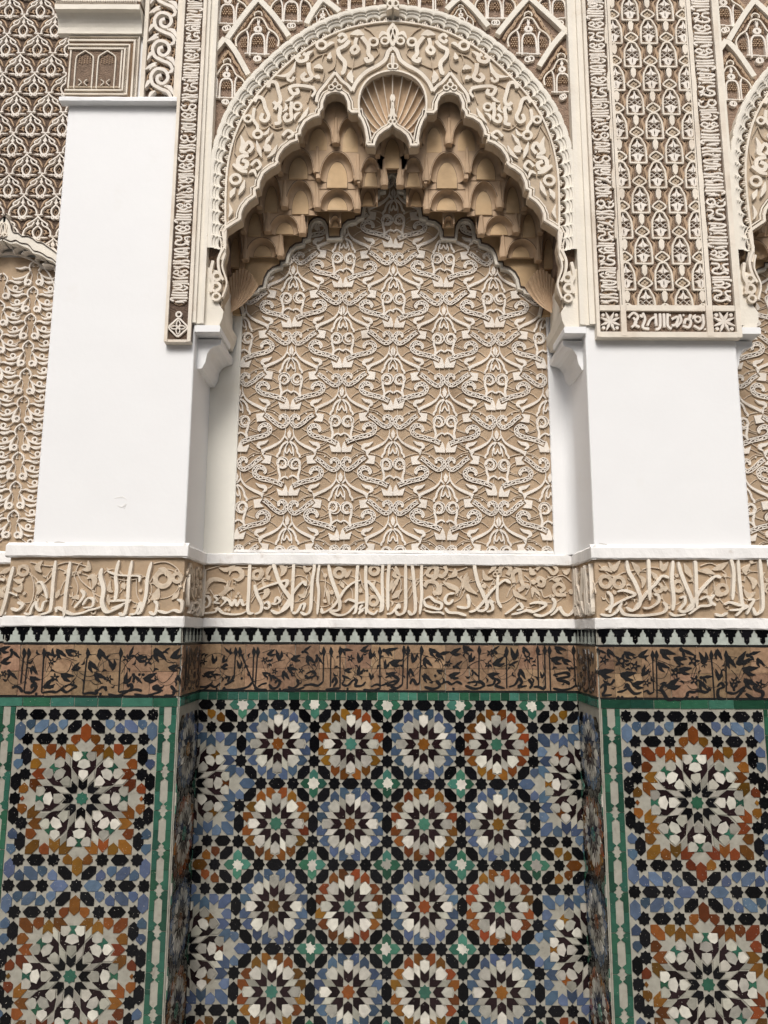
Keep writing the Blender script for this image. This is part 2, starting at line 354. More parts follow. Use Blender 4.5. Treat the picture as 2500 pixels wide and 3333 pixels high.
LAM = [(283, 2366), (298, 2316), (333, 2256), (333, 2196), (318, 2126), (308, 2056), (305, 2016), (322, 1970), (333, 1896), (318, 1801), (332, 1775), (372, 1748), (415, 1722),
 (445, 1705), (448, 1655), (466, 1610), (505, 1562), (560, 1525), (558, 1475), (585, 1462), (592, 1410), (620, 1350), (670, 1310), (710, 1290), (738, 1261), (728, 1241), (740, 1205), (775, 1155), (825, 1117), (885, 1097),
 (880, 1058), (905, 1050), (910, 1010), (940, 955), (990, 922), (1050, 905), (1055, 870), (1075, 850), (1078, 800), (1100, 750), (1135, 730), (1165, 725), (1198, 730), (1232, 752), (1254, 800), (1260, 860),
 (1285, 885), (1335, 885), (1338, 905), (1362, 940), (1385, 1000), (1400, 1080), (1395, 1122), (1412, 1137), (1475, 1140), (1484, 1095), (1505, 1055), (1545, 1022), (1585, 1000), (1615, 980)]
lam_l = [A2(*p) for p in LAM]
def mirror(path): return path + [(2 * AX - x, z) for x, z in path[::-1]]
lam_l[-1] = (AX, lam_l[-1][1])
lam_w = lam_l + [(2 * AX - x, z) for x, z in lam_l[-2::-1]]
def offs(path, d):
    out = []
    for i, p in enumerate(path):
        a = path[max(0, i - 1)]; b = path[min(len(path) - 1, i + 1)]
        def nrm(a, b): L = math.hypot(b[0] - a[0], b[1] - a[1]) or 1e-9; return (-(b[1] - a[1]) / L, (b[0] - a[0]) / L)
        n1 = nrm(a, p) if i else nrm(p, b); n2 = nrm(p, b) if i < len(path) - 1 else n1
        mx, my = n1[0] + n2[0], n1[1] + n2[1]; L = math.hypot(mx, my) or 1e-9; mx /= L; my /= L
        c = max(0.55, mx * n1[0] + my * n1[1]); out.append((p[0] + mx * d / c, p[1] + my * d / c))
    return out
SHO = [(1425, 1110), (1408, 1030), (1380, 950), (1352, 880), (1346, 790), (1362, 710), (1400, 645), (1455, 600), (1530, 568), (1615, 555)]
SHI = [(1615, 930), (1588, 940), (1560, 972), (1515, 1005), (1482, 1055), (1468, 1112)]
so_l = [A2(*p) for p in SHO]; so_l[-1] = (AX, so_l[-1][1]); si_l = [A2(*p) for p in SHI]; si_l[0] = (AX, si_l[0][1])
shell_hole = so_l + [(2 * AX - x, z) for x, z in so_l[-2::-1]] + [(2 * AX - x, z) for x, z in si_l[::-1]] + si_l[1:]

def build_arch(label, group):
    t = thing('carved_arch', label, 'arch', (AX, 0.1, 2.98), group)
    # face plate between the round fillet and the stepped opening
    outer = offs(fil_w, 0.005)
    poly = outer + [(outer[-1][0], lam_w[-1][1])] + lam_w[::-1] + [(outer[0][0], lam_w[0][1])]
    mb = MB(front(YA)); mb.prism(poly, -0.05, 0, holes=[shell_hole]); mb.build('arch_face', 'tanlight', t)
    # legs below the round band
    for sg in (0, 1):
        q = [(-0.875, 2.985), (-0.762, 2.985), (-0.748, 3.02), (-0.742, 3.06), (-0.765, 3.1), (-0.768, 3.26), (-0.875, 3.30)]
        if sg: q = [(2 * AX - x, z) for x, z in q]
        MB(front(YA)).prism(q, -0.30, 0.004, 0.003).build('arch_leg', 'warm', t)
    # round fillet
    MB(front(YA)).stroke(fil_w, [0.010] * len(fil_w), -0.01, 0.010, 8).build('fillet', 'cream', t)
    # scalloped moulding: a stepped surface whose steps follow the lobes
    NL = 52; L = cum[-1]; per = L / NL; S = 12; rows = []
    for i in range(NL * S + 1):
        s = L * i / (NL * S); (x, z), (nx, nz) = arc(s)
        ph = (i % S) / S; lobe = math.sqrt(max(0.0, 1 - (2 * ph - 1) ** 2))
        e1 = 0.007 + 0.026 * lobe; e2 = 0.036 + 0.014 * lobe; e3 = 0.050 + 0.010 * lobe; e4 = 0.080 + 0.004 * lobe + random.uniform(-.001, .001)
        r = [(0.0, -0.012), (e1, -0.012), (e1 + 0.001, 0.006), (e1 + .008, 0.009), (e2 - .003, 0.010), (e2, 0.016), (e3 - .002, 0.017), (e3, 0.024), (e3 + .008, .026), (e4 - .003, 0.026), (e4, 0.022), (e4 + .001, -0.04)]
        rows.append([(x + nx * a, z + nz * a, h) for a, h in r])
    MB(front(YA)).grid(rows).build('scalloped_moulding', 'warm', t)
    # trefoil leaves standing in the dark band
    g = []
    for s in (-0.0005,):
        i = 0
        while i < len(rows) - 1: g.append([rows[i][0][:2] + (-0.006,), rows[i][1][:2] + (-0.006,)]); i += 4
    MB(front(YA)).grid(g).build('band_ground', 'pierced', t)
    tf = MB(); tf.stroke([(0, -.001), (0, .013)], [.004, .004], 0, .014)
    for sg in (-1, 1): tf.stroke([(0, .006), (sg * .006, .004), (sg * .011, .010), (sg * .008, .015)], [.005, .006, .006, .004], 0, .0135 + sg * .0004, 3)
    tf.prism([(-.005, .012), (0, .026), (.005, .012)], 0, .0145); tm = tf.mesh('trefoil', 'cream')
    for k in range(NL):
        (x, z), (nx, nz) = arc(per * (k + .5)); a = math.atan2(-nx, nz)
        place('trefoil', tm, t, Matrix.Translation((x, YA + .006, z)) @ Matrix.Rotation(-a, 4, 'Y'))
    # mouldings of the stepped opening
    for (a, wd, h, m) in ((0.0095, .019, .012, 'cream'), (0.0205, .003, .0015, 'groove'), (0.0262, .0085, .007, 'cream'), (0.0318, .0028, .001, 'groove')):
        pth = offs(lam_w[6:-6], a); mb = MB(front(YA)); n = len(pth)
        mb.stroke([q for i, q in enumerate(pth)], [wd] * n, -0.012, h, 1, side=.3, dh=0); mb.build('opening_moulding', m, t)
    for hh, m in (((0.030, .012), 'cream'),):
        MB(front(YA)).stroke(mirror(so_l)[:], [.010] * (2 * len(so_l)), -.01, .014, 2).build('shell_rim', 'cream', t)
    # ogee hoods over the shell and the two small domes
    for m, items in (('cream', '=34 1296 715 1330 645 1400 570 1500 515 1552 470 1575 410 1615 378;=26 1020 800 1035 735 1090 665 1120 625 1165 572;=26 1165 572 1220 640 1262 672 1296 715'),
                     ('groove', '=7 1290 690 1322 622 1392 548 1492 494 1535 455 1560 395 1615 358;=7 1000 800 1016 728 1075 650 1165 548;=7 1165 548 1240 630 1290 690')):
        for it in parse(items):
            for tr in (A2, TrM(A2, AX)):
                mb = MB(front(YA)); draw(mb, tr, it, -.01, .013 if m == 'cream' else .003); mb.build('hood_moulding', m, t)
    for it in parse('o22 1165 668 12 0;o20 1135 690 11 0;o20 1195 690 11 0;~30 1165 655 1165 620;o22 1590 530 12 0;=14 1600 450 1600 520;=14 1600 450 1615 432'):
        for tr in (A2, TrM(A2, AX)):
            mb = MB(front(YA)); draw(mb, tr, it, -.01, .017); mb.build('knot', 'cream', t)
    # fluted shell over the opening
    hub = A2(1615, 1010); NF = 19
    col = []; n = NF * 6; rim = spline(mirror(so_l), [1] * (2 * len(so_l)), 10)[0]
    pts = []
    for i in range(n + 1):
        k = i / n * (len(rim) - 1); a = int(min(k, len(rim) - 2)); pts.append((rim[a][0] + (rim[a + 1][0] - rim[a][0]) * (k - a), rim[a][1] + (rim[a + 1][1] - rim[a][1]) * (k - a)))
    inn = spline([(2 * AX - x, z) for x, z in si_l][::-1] + si_l[1:] if False else [si_l[k] for k in range(len(si_l) - 1, -1, -1)] + [(2 * AX - x, z) for x, z in si_l[1:]], [1] * (2 * len(si_l) - 1), 10)[0]
    rows = []
    for i in range(n + 1):
        k = i / n * (len(inn) - 1); a = int(min(k, len(inn) - 2)); q = (inn[a][0] + (inn[a + 1][0] - inn[a][0]) * (k - a), inn[a][1] + (inn[a + 1][1] - inn[a][1]) * (k - a))
        ph = (i % 6) / 6; fl_ = abs(math.sin(math.pi * ph))
        r = []
        for j in range(9):
            v = j / 8; dep = -0.045 * math.sin(math.pi * (0.15 + 0.75 * v)) - 0.012 * fl_ * (0.3 + v)
            r.append((q[0] + (pts[i][0] - q[0]) * v, q[1] + (pts[i][1] - q[1]) * v, dep))
        rows.append(r)
    sh = MB(front(YA)).grid(rows).build('shell', 'brown', t, False)
    for i in range(0, n + 1, 6):
        r = rows[i]; mb = MB(front(YA)); mb.stroke([p[:2] for p in r], [.0035 + .0025 * j / 8 for j in range(9)], -.06, -0.012, 1); 
        base = len(mb.v)
        mb2 = MB(front(YA)); a = []
        for j, p in enumerate(r):
            wd = .0016 + .0016 * j / 8; nx = math.cos(math.atan2(r[-1][1] - r[0][1], r[-1][0] - r[0][0]) + math.pi / 2); nz = math.sin(math.atan2(r[-1][1] - r[0][1], r[-1][0] - r[0][0]) + math.pi / 2)
            a.append([(p[0] + nx * wd, p[1] + nz * wd, p[2] - .004), (p[0] + nx * wd * .6, p[1] + nz * wd * .6, p[2] + .004), (p[0] - nx * wd * .6, p[1] - nz * wd * .6, p[2] + .004), (p[0] - nx * wd, p[1] - nz * wd, p[2] - .004)])
        mb2.grid(a); mb2.build('rib', 'cream', sh)
    mb = MB(front(YA))
    for it in parse('~30 1615 740 1615 800;=12 1603 800 1600 850 1610 900;~30 1590 850 1598 890 1570 915;=16 1600 900 1588 940;o16 1592 950 11 0;d10 1615 860'):
        for tr in (A2, TrM(A2, AX)): draw(mb, tr, it, -.04, .012)
    mb.build('palmette', 'cream', sh)
    # curling leaves and vines of the broad band
    WK = 1.05
    VINES = '''=30 650 690 665 650 710 655 730 720 745 790 720 820 690 800;=30 545 800 570 765 610 780 630 850 655 910 630 950 595 930 610 890
=28 810 690 860 675 940 680 1005 695;=30 810 690 840 740 880 730 870 700;~30 860 740 820 780 780 800;=26 545 850 535 930 570 990 560 1030;o28 495 930 20 0;o32 570 1050 24 0
=30 700 860 720 830 745 850 735 920 740 960 700 970;=28 830 800 825 880 830 930 790 950 775 920 800 890;o30 875 835 22 0;=30 615 1160 650 1140 660 1170 620 1170;~34 690 1040 650 1090 620 1150
~50 440 1060 460 1130 450 1180 500 1200;=30 450 1180 500 1110 530 1150 500 1190;=34 500 1210 430 1230 420 1290 470 1310 490 1270 450 1250;~40 560 1100 580 1170 600 1230
=26 380 1280 440 1330 490 1340;o38 400 1395 26 0;~46 400 1460 375 1500 360 1540;=32 900 440 870 460 890 490 940 480 950 450 920 430;~36 930 480 960 430 1000 410
=34 960 500 965 560 985 610 940 635 910 610 940 580;o36 1060 365 24 0;~34 1090 390 1130 350 1160 350;=28 1190 300 1220 280 1250 310 1210 340 1190 320;=34 1275 330 1240 370 1190 400 1200 450 1240 500 1230 570 1210 580
=30 1330 310 1320 360 1345 400 1310 430 1290 400 1320 370;~60 1280 285 1340 270 1390 290;=34 1370 300 1420 370 1420 430 1450 470 1410 490 1400 460;o32 1460 340 22 0;~60 1290 560 1280 610 1300 660
~44 1130 420 1120 460 1140 450;~40 470 1400 452 1460 420 1520;=24 520 1290 560 1250 592 1290 560 1322;~36 640 1232 690 1190 722 1130;=24 760 1062 800 1020 842 1050 800 1082;~36 880 962 930 900 962 842;=22 985 762 1012 722 990 690;~30 900 882 862 902 852 942;~34 500 1350 540 1330 560 1380;~30 600 1060 640 1040 660 1000;~32 760 880 790 850 780 810;~30 350 1580 365 1640 345 1690;~50 1000 540 1040 530 1070 550;~44 1000 610 1030 610 1050 625;~36 860 490 840 560 790 600 710 600;=24 850 560 800 620 830 640 850 610
=26 1615 200 1572 262 1590 330 1615 372;o28 1548 332 18 0;~40 1500 315 1530 272 1575 290;=10 1600 230 1625 320'''
    THIN = '''=9 500 900 460 980 400 1080 385 1200 400 1300;=9 640 700 600 760 520 880;=9 720 690 800 650 900 670;=9 960 640 980 700 950 800;=9 1080 420 1060 480 1080 560 1060 640;=9 1170 420 1160 520 1110 560
=9 1220 480 1290 530 1380 500 1440 470;=9 1310 430 1300 520 1290 560;=9 1390 220 1440 250 1500 320;=9 560 1000 620 1000 680 960;=9 470 960 500 1050 560 1090;=9 640 950 700 1000 760 990
=9 840 780 780 830 760 850;=9 410 1290 500 1250 580 1190 640 1080;=9 980 480 1030 440 1100 420;=9 390 1180 440 1250 500 1240;=9 860 680 900 640 960 610;=9 1480 370 1500 420 1440 480'''
    for nm, txt, h in (('curled_leaf', VINES, .015), ('vine', THIN, .007)):
        for it in parse(txt):
            if it[0] not in 'o': it = (it[0], it[1] * WK, it[2])
            for tr in (A2, TrM(A2, AX)): mb = MB(front(YA)); draw(mb, tr, it, -.002, h); mb.build(nm, 'cream' if nm == 'curled_leaf' else 'tanlight', t)
    # scrolled feet of the band
    for it in parse('=22 190 860 150 950 160 1050 190 1110;o30 140 1080 22 0;o34 130 1160 24 0;=26 90 1200 110 1130 90 1060 110 960;o28 135 1235 18 0;=14 205 900 180 1000 215 1130 180 1240'):
        for tr in (A5y(YA), TrM(A5y(YA), AX)): mb = MB(front(YA)); draw(mb, tr, it, 0, .02); mb.build('foot_scroll', 'cream', t)
    # finial above the crown
    (x, z), _ = arc(cum[-1] / 2)
    mb = MB(front(YA))
    for it in parse('~36 1615 20 1615 90;o24 1590 90 14 0;~30 1560 140 1590 120 1615 90'):
        for tr in (A2, TrM(A2, AX)): draw(mb, tr, it, .01, .050)
    mb.build('finial', 'cream', t)
    return t
arch = build_arch('broad round carved arch with scalloped edge and fluted shell over the central niche', 'carved arches')

# corbels under the arch feet
def corbel(sg, label):
    t = thing('corbel', label, 'corbel', (AX - sg * 0.85, 0.1, 2.72), 'corbels under the arch')
    X = lambda x: AX + sg * (x - AX)
    e = NX0 if sg > 0 else 2 * AX - NX1
    MB(front(0)).prism([(X(e - .004), 2.985), (X(-.752), 2.985), (X(-.748), 2.975), (X(-.750), 2.952), (X(e - .004), 2.952)], -0.20, 0.012, .003).build('abacus', 'white', t)
    pr = [(e - .004, 2.9455), (-.758, 2.9455)] + [(-.760, 2.922)] + [(-.772 - .055 * math.sin(a), 2.915 - .065 * (1 - math.cos(a))) for a in [math.pi / 2 * k / 5 for k in range(6)]] + [(-.830, 2.83), (-.845, 2.80)] + [(e - .004, 2.80)]
    MB(front(0)).prism([(X(x), z) for x, z in pr], -0.32, -0.055, .002).build('bracket', 'white', t)
    return t
corbel(1, 'left white plaster corbel carrying the foot of the central arch')
corbel(-1, 'right white plaster corbel carrying the foot of the central arch')

# ================================================================== muqarnas vault
vt = thing('muqarnas_vault', 'ochre honeycomb vault of tiered arched cells above the carved niche panel', 'vault', (AX, .2, 3.0))
PAN = [(1497, 280), (1462, 288), (1432, 312), (1418, 350), (1415, 420), (1375, 425), (1370, 455), (1330, 465), (1288, 492), (1260, 535), (1247, 625), (1205, 635), (1200, 652), (1145, 662), (1108, 692), (1088, 740), (1085, 785), (1000, 788), (992, 700), (970, 660), (942, 643),
 (915, 638), (886, 645), (860, 668), (842, 705), (836, 790), (800, 800), (795, 830), (745, 842), (705, 872), (680, 915), (668, 970), (630, 975), (625, 1005), (575, 1018), (535, 1050), (508, 1100), (495, 1160), (455, 1170), (450, 1190), (385, 1208), (340, 1240), (312, 1290), (303, 1380)]
A5n = A5y(NY)
pan_l = [A5n(*p) for p in PAN][::-1]; pan_l[-1] = (AX, pan_l[-1][1])
pan_l[0] = (PX0, pan_l[0][1]); pan_w = pan_l + [(2 * AX - x, z) for x, z in pan_l[-2::-1]]
ztopv = 4.35
MB(front(NY)).prism([(NX0 - .01, pan_w[0][1])] + pan_w + [(NX1 + .01, pan_w[-1][1]), (NX1 + .01, ztopv), (NX0 - .01, ztopv)], -0.01, 0.035).build('vault_back', 'ochre', vt)
def gate(x0, x1, zt, za, zb, Yf, dep, drop, nm='vault_cell'):
    cx = (x0 + x1) / 2; w = x1 - x0; lw = .10 * w; n = 16; H = za - zb
    zs = zb + .10 * H
    def archc(k, top, low):
        r = (w / 2 - lw) * k; c = [(cx - r, low)]
        for i in range(n + 1):
            q = -1 + 2 * i / n; q = math.copysign(abs(q) ** .7, q); c.append((cx + r * q, zs + (top - zs) * (1 - abs(q) ** 2.1) ** .62))
        return c + [(cx + r, low)]
    A = archc(1.0, za, zb); mb = MB(front(Yf))
    mb.prism([(x0, zb), (x0, zt), (x1, zt), (x1, zb)] + A[::-1], -dep, 0, .0)
    rows = []
    for j in range(7):
        v = j / 6; k = 1 - .30 * (1 - math.cos(v * math.pi / 2)) - .06 * v; C = archc(k, za - .20 * H * v ** 1.5, zb - .001)
        rows.append([(x, z, -.004 - (dep - .006) * math.sin(v * math.pi / 2)) for x, z in C])
    mb.grid(rows); c = mb.build(nm, 'brown', vt)
    if drop < 0: return c
    zl = zb - drop
    MB(front(Yf)).box(x0 + .0006, x1 - .0006, zl, zt - .001, -dep - .006, -dep).build('cell_back', 'brown', c)
    C = archc(.63, za - .23 * H, zl + .001); C2 = archc(.655, za - .218 * H, zl + .002)
    MB(front(Yf)).prism(C2, -dep - .001, -dep + .0006).build('panel_groove', 'groove', c)
    MB(front(Yf)).prism(C, -dep - .001, -dep + .005, .002).build('back_panel', 'ochre', c)
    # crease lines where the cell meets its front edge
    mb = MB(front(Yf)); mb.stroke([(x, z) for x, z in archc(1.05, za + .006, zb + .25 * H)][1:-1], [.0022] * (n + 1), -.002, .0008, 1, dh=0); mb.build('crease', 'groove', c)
    return c
def pend(x, z, wd, Yf, hh=.035):
    mb = MB(front(Yf)); ww = wd / 2
    rows = []
    for (zz, k) in ((0, .82), (.5, 1.0), (.9, .96), (2.2, .60), (4.0, .5)):
        rows.append([(x - ww * k, z + hh * zz, -.035), (x - ww * k, z + hh * zz, -.002), (x - ww * k * .35, z + hh * zz, .006), (x + ww * k * .35, z + hh * zz, .006), (x + ww * k, z + hh * zz, -.002), (x + ww * k, z + hh * zz, -.035)])
    mb.grid(rows); i = mb.add(rows[0]); mb.f.append([i + q for q in range(6)]); i = mb.add(rows[-1]); mb.f.append([i + q for q in range(6)])
    return mb.build('pendant', 'brown', vt)
T1, T2, T3, T4, T5, T6 = .066, .090, .122, .162, .201, .240
CELLS = [  # left half, measured window units: xl xr top arch bottom, front plane, drop of the back panel
 (785, 1048, -400, -150, 62, T2, 45), (1048, 1280, -400, -160, 62, T2, 60), (1280, 1372, -300, -120, 62, T2 + .002, 110), (1372, 1622, -140, -68, 150, T2 - .004, 95),
 (617, 905, -60, 78, 285, T3, 40), (905, 1220, -40, 104, 345, T3, 50), (1220, 1424, -40, 150, 385, T3, 0),
 (455, 650, 140, 288, 545, T4, 35), (650, 905, 190, 328, 552, T4, 45), (905, 1218, 250, 392, 565, T4, 0), (1218, 1375, 240, 350, 530, T4 + .03, 0),
 (330, 520, 340, 505, 735, T5, 30), (520, 790, 440, 592, 750, T5, 0), (790, 832, 500, 590, 730, T5 + .022, 0), (1002, 1090, 500, 600, 690, T5 + .03, 0),
 (196, 345, 540, 692, 945, T6, 60), (345, 620, 630, 772, 922, T6, 0)]
for (a, b, tp, ac, bt, Yf, dr) in CELLS:
    f = A5y(Yf); x0, zt = f(a, tp); x1, za = f(b, ac); DP = .036; _, zb = A5y(Yf + DP + .006)((a + b) / 2, bt); zd = (zb - A5y(Yf + DP + .006)((a + b) / 2, bt + dr)[1]) if dr >= 0 else -1
    for sg in (0, 1):
        q0, q1 = (x0, x1) if not sg else (2 * AX - x1, 2 * AX - x0)
        if b > 1500:
            if sg: continue
            q1 = 2 * AX - q0
        gate(q0, q1, zt, za, zb, Yf, DP, zd)
for (x, y, wd, Yf) in ((1048, 62, 62, T2), (1280, 64, 50, T2), (788, 64, 50, T2), (1374, 152, 40, T2), (905, 288, 64, T3), (1220, 348, 66, T3), (1424, 385, 62, T3), (618, 285, 50, T3), (650, 548, 62, T4), (905, 556, 62, T4), (1215, 568, 56, T4), (458, 545, 46, T4), (520, 738, 62, T5), (790, 752, 62, T5), (332, 735, 46, T5), (345, 948, 56, T6), (620, 925, 58, T6)):
    f = A5y(Yf + .03); px, pz = f(x, y); px = A5y(Yf)(x, y)[0]; ww = f.w(x, y, wd)
    for sg in (0, 1): pend(px if not sg else 2 * AX - px, pz - .004, ww, Yf)
# small brown shells in the two springing corners
for sg in (0, 1):
    f = A5y(.235); T = f if not sg else TrM(f, AX)
    hub = T(255, 1360); n = 10 * 5; rows = []
    for i in range(n + 1):
        a = i / n; p = T(205 + 250 * a, 1190 - 205 * math.sin(math.pi * (a * .75 + .12)) + 30 * a); fl_ = abs(math.sin(math.pi * (i % 5) / 5))
        rows.append([(hub[0] + (p[0] - hub[0]) * v, hub[1] + (p[1] - hub[1]) * v, -.05 * math.sin(math.pi * v * .8) + .03 - .010 * fl_ * v) for v in [j / 6 for j in range(7)]])
    MB(front(.235)).grid(rows).build('corner_shell', 'brown', vt)
f = A5y(.150); q0 = f(1270, 0)[0]; MB(front(.150)).box(q0, 2 * AX - q0, f(1497, 262)[1], f(1497, -200)[1], -.004, 0).build('inner_back', 'brown', vt)
# ceiling closing the vault under the arch
MB(front(0.06)).box(NX0, NX1, 4.33, 4.40, -.3, 0).build('vault_top', 'brown', vt)
# ================================================================== zellige
def star8(r, k=.77, rot=0.0): return [((r if i % 2 == 0 else r * k) * math.sin(math.pi * i / 8 + rot), (r if i % 2 == 0 else r * k) * math.cos(math.pi * i / 8 + rot)) for i in range(16)]
HEXV = [(0, .228), (.130, .110), (.130, -.110), (0, -.228), (-.130, -.110), (-.130, .110)]
HEXH = [(y, x) for x, y in HEXV]
def sh(poly, dx, dz): return [(x + dx, z + dz) for x, z in poly]
CHEV = [(-.112, .515), (0, .415), (.112, .515), (.112, .30), (0, .215), (-.112, .30)]
CHEVD = [(.275, .44), (.287, .287), (.44, .275), (.305, .133), (.13, .13), (.133, .305)]
PETAL = [(-.118, .715), (-.05, .72), (0, .752), (.05, .72), (.118, .715), (.118, .545), (0, .425), (-.118, .545)]
PETALD = [(.283, .30), (.285, .465), (.355, .548), (.425, .60), (.505, .525), (.525, .505), (.60, .425), (.548, .355), (.465, .285), (.30, .283)]
RINGA = [(.025, .775), (.125, .892), (.278, .892), (.278, .70), (.132, .60), (.128, .735)]
RINGB = [(.302, .555), (.302, .705), (.42, .822), (.538, .705), (.538, .56), (.50, .54), (.425, .612)]
BAND = [(.133, .585), (.28, .685), (.28, .475), (.122, .318)]
DHEX = [(.55, .888), (.72, .888), (.886, .72), (.886, .555), (.70, .562), (.56, .70)]
HEART = [(.885, .905), (.955, .915), (1, .868), (1.045, .915), (1.115, .905), (1.115, .745), (1, .635), (.885, .745)]
D4 = [(1, 0, 0, 1), (-1, 0, 0, 1), (1, 0, 0, -1), (-1, 0, 0, -1), (0, 1, 1, 0), (0, -1, 1, 0), (0, 1, -1, 0), (0, -1, -1, 0)]
R4 = [(1, 0, 0, 1), (0, 1, -1, 0), (-1, 0, 0, -1), (0, -1, 1, 0)]
M2 = [(1, 0, 0, 1), (-1, 0, 0, 1), (1, 0, 0, -1), (-1, 0, 0, -1)]
c45 = math.sqrt(.5)
def rot8(k, m=1):
    a = k * math.pi / 4; c, s = math.cos(a), math.sin(a); return (c * m, s, -s * m, c)
R8 = [rot8(k) for k in range(8)]; D8 = R8 + [rot8(k, -1) for k in range(8)]
def tf(g, poly): return [(g[0] * x + g[1] * z, g[2] * x + g[3] * z) for x, z in poly]
def clip(poly, x0, x1, z0, z1):
    for ax, lim, sg in ((0, x0, 1), (0, x1, -1), (1, z0, 1), (1, z1, -1)):
        out = []
        for i, p in enumerate(poly):
            q = poly[(i + 1) % len(poly)]; a = sg * (p[ax] - lim); b = sg * (q[ax] - lim)
            if a >= 0: out.append(p)
            if (a >= 0) != (b >= 0): t = a / (a - b); out.append((p[0] + (q[0] - p[0]) * t, p[1] + (q[1] - p[1]) * t))
        poly = out
        if len(poly) < 3: return None
    return poly
meshc = {}
KS = {'star_tile': 1.07, 'hexagon_tile': 1.06, 'lozenge_tile': 1.02, 'ring_tile': 1.04, 'chevron_tile': 1.05, 'tulip_tile': 1.10, 'pentagon_tile': .99, 'petal_tile': 1.0, 'heart_tile': 1.04, 'bow_tile': 1.05}
def tile(name, poly, m, parent, base, bounds, th=.0032, tilt=.013):
    p = clip(poly, *bounds)
    if not p: return
    a = 0
    for i in range(len(p)): a += p[i][0] * p[(i + 1) % len(p)][1] - p[(i + 1) % len(p)][0] * p[i][1]
    if abs(a) < 1.2e-4: return
    cx = sum(q[0] for q in p) / len(p); cz = sum(q[1] for q in p) / len(p)
    loc = [(round(x - cx, 4), round(z - cz, 4)) for x, z in p]; key = (name, m, tuple(loc))
    if key not in meshc:
        if a < 0: loc = loc[::-1]
        mb = MB(); mb.prism(loc, -.002, th, .0009); meshc[key] = mb.mesh(name, m)
    k = random.uniform(.985, 1.02) * KS.get(name, 1.0)
    mw = base @ Matrix.Translation((cx, -random.uniform(0, .0008), cz)) @ Matrix.Rotation(random.gauss(0, tilt), 4, 'X') @ Matrix.Rotation(random.gauss(0, tilt), 4, 'Z') @ Matrix.Rotation(random.gauss(0, .012), 4, 'Y') @ Matrix.Diagonal((k, 1, k, 1))
    return place(name, meshc[key], parent, mw)
def baseF(Y): return Matrix.Translation((0, Y, 0))
HP = .0045                                # tile bed thickness
ZB = -0.11
def small_cell(t, base, bounds, cx, cz, sx, sz, kind, skip=()):
    ringm, starm = (('gblue', 'ghoney'), ('ghoney', 'gteal'))[kind]
    def put(nm, poly, m): tile(nm, [(cx + x * sx, cz + z * sz) for x, z in poly], m, t, base, bounds)
    put('star_tile', star8(.165), starm)
    for g in R4:
        put('chevron_tile', tf(g, CHEV), 'gaub'); put('chevron_tile', tf(g, CHEVD), 'gaub'); put('petal_tile', tf(g, PETAL), 'gwhite'); put('petal_tile', tf(g, PETALD), 'gwhite')
        put('lozenge_tile', tf(g, DHEX), 'gblack')
    for g in D4:
        put('ring_tile', tf(g, RINGA), ringm); put('ring_tile', tf(g, RINGB), ringm); put('band_tile', tf(g, BAND), random.choice(('gcream', 'gcream', 'gwhite')))
    for s in (-1, 1):                     # pieces shared with the next cell: right and lower edges here
        put('star_tile', sh(star8(.165), 1, .435 * s), 'gblack'); put('star_tile', sh(star8(.165), .435 * s, -1), 'gblack')
    put('hexagon_tile', sh(HEXV, 1, 0), 'gblack'); put('hexagon_tile', sh(HEXH, 0, -1), 'gblack')
def corner(t, base, bounds, cx, cz, sx, sz):
    def put(nm, poly, m): tile(nm, [(cx + x * sx, cz + z * sz) for x, z in poly], m, t, base, bounds)
    put('star_tile', star8(.165), 'gwhite')
    for g in R4: put('heart_tile', tf(g, sh(HEART, -1, -1)), random.choice(('ggreen', 'gteal')))
B_TUL = [(-.295, 1.0), (-.22, .94), (-.15, .965), (-.175, .82), (-.02, .752), (-.125, .725), (-.145, .61), (-.295, .80)]
B_P1 = [(0, 1.02), (.125, .975), (.182, .825), (0, .752), (-.182, .825), (-.125, .975)]
B_P2 = [(-.30, 1.205), (-.10, 1.205), (-.04, 1.11), (-.11, .99), (-.22, .95), (-.30, 1.0)]
B_BOW = [(-.085, 1.205), (.085, 1.205), (.03, 1.11), (.10, 1.0), (0, 1.03), (-.10, 1.0), (-.03, 1.11)]
B_PET = [(-.125, .735), (0, .75), (.125, .735), (.13, .60), (0, .455), (-.13, .60)]
B_BAND = [(.15, .58), (.14, .34), (.29, .50), (.30, .76)]
B_BAND2 = [(.32, .83), (.32, 1.05), (.48, 1.2), (.49, 1.0)]
B_A = [(-.49, 1.385), (-.31, 1.385), (-.165, 1.22), (-.32, 1.215), (-.325, 1.07), (-.49, 1.22)]
B_B = [(-.755, 1.21), (-.63, 1.345), (-.505, 1.21), (-.51, 1.01), (-.635, 1.10), (-.76, 1.01)]
B_C = [(-1.37, 1.385), (-1.2, 1.385), (-1.04, 1.22), (-1.04, 1.05), (-1.2, 1.05), (-1.37, 1.21)]
B_D = [(-1.015, 1.33), (-.95, 1.395), (-.775, 1.395), (-.775, 1.22), (-.9, 1.125), (-1.015, 1.23)]
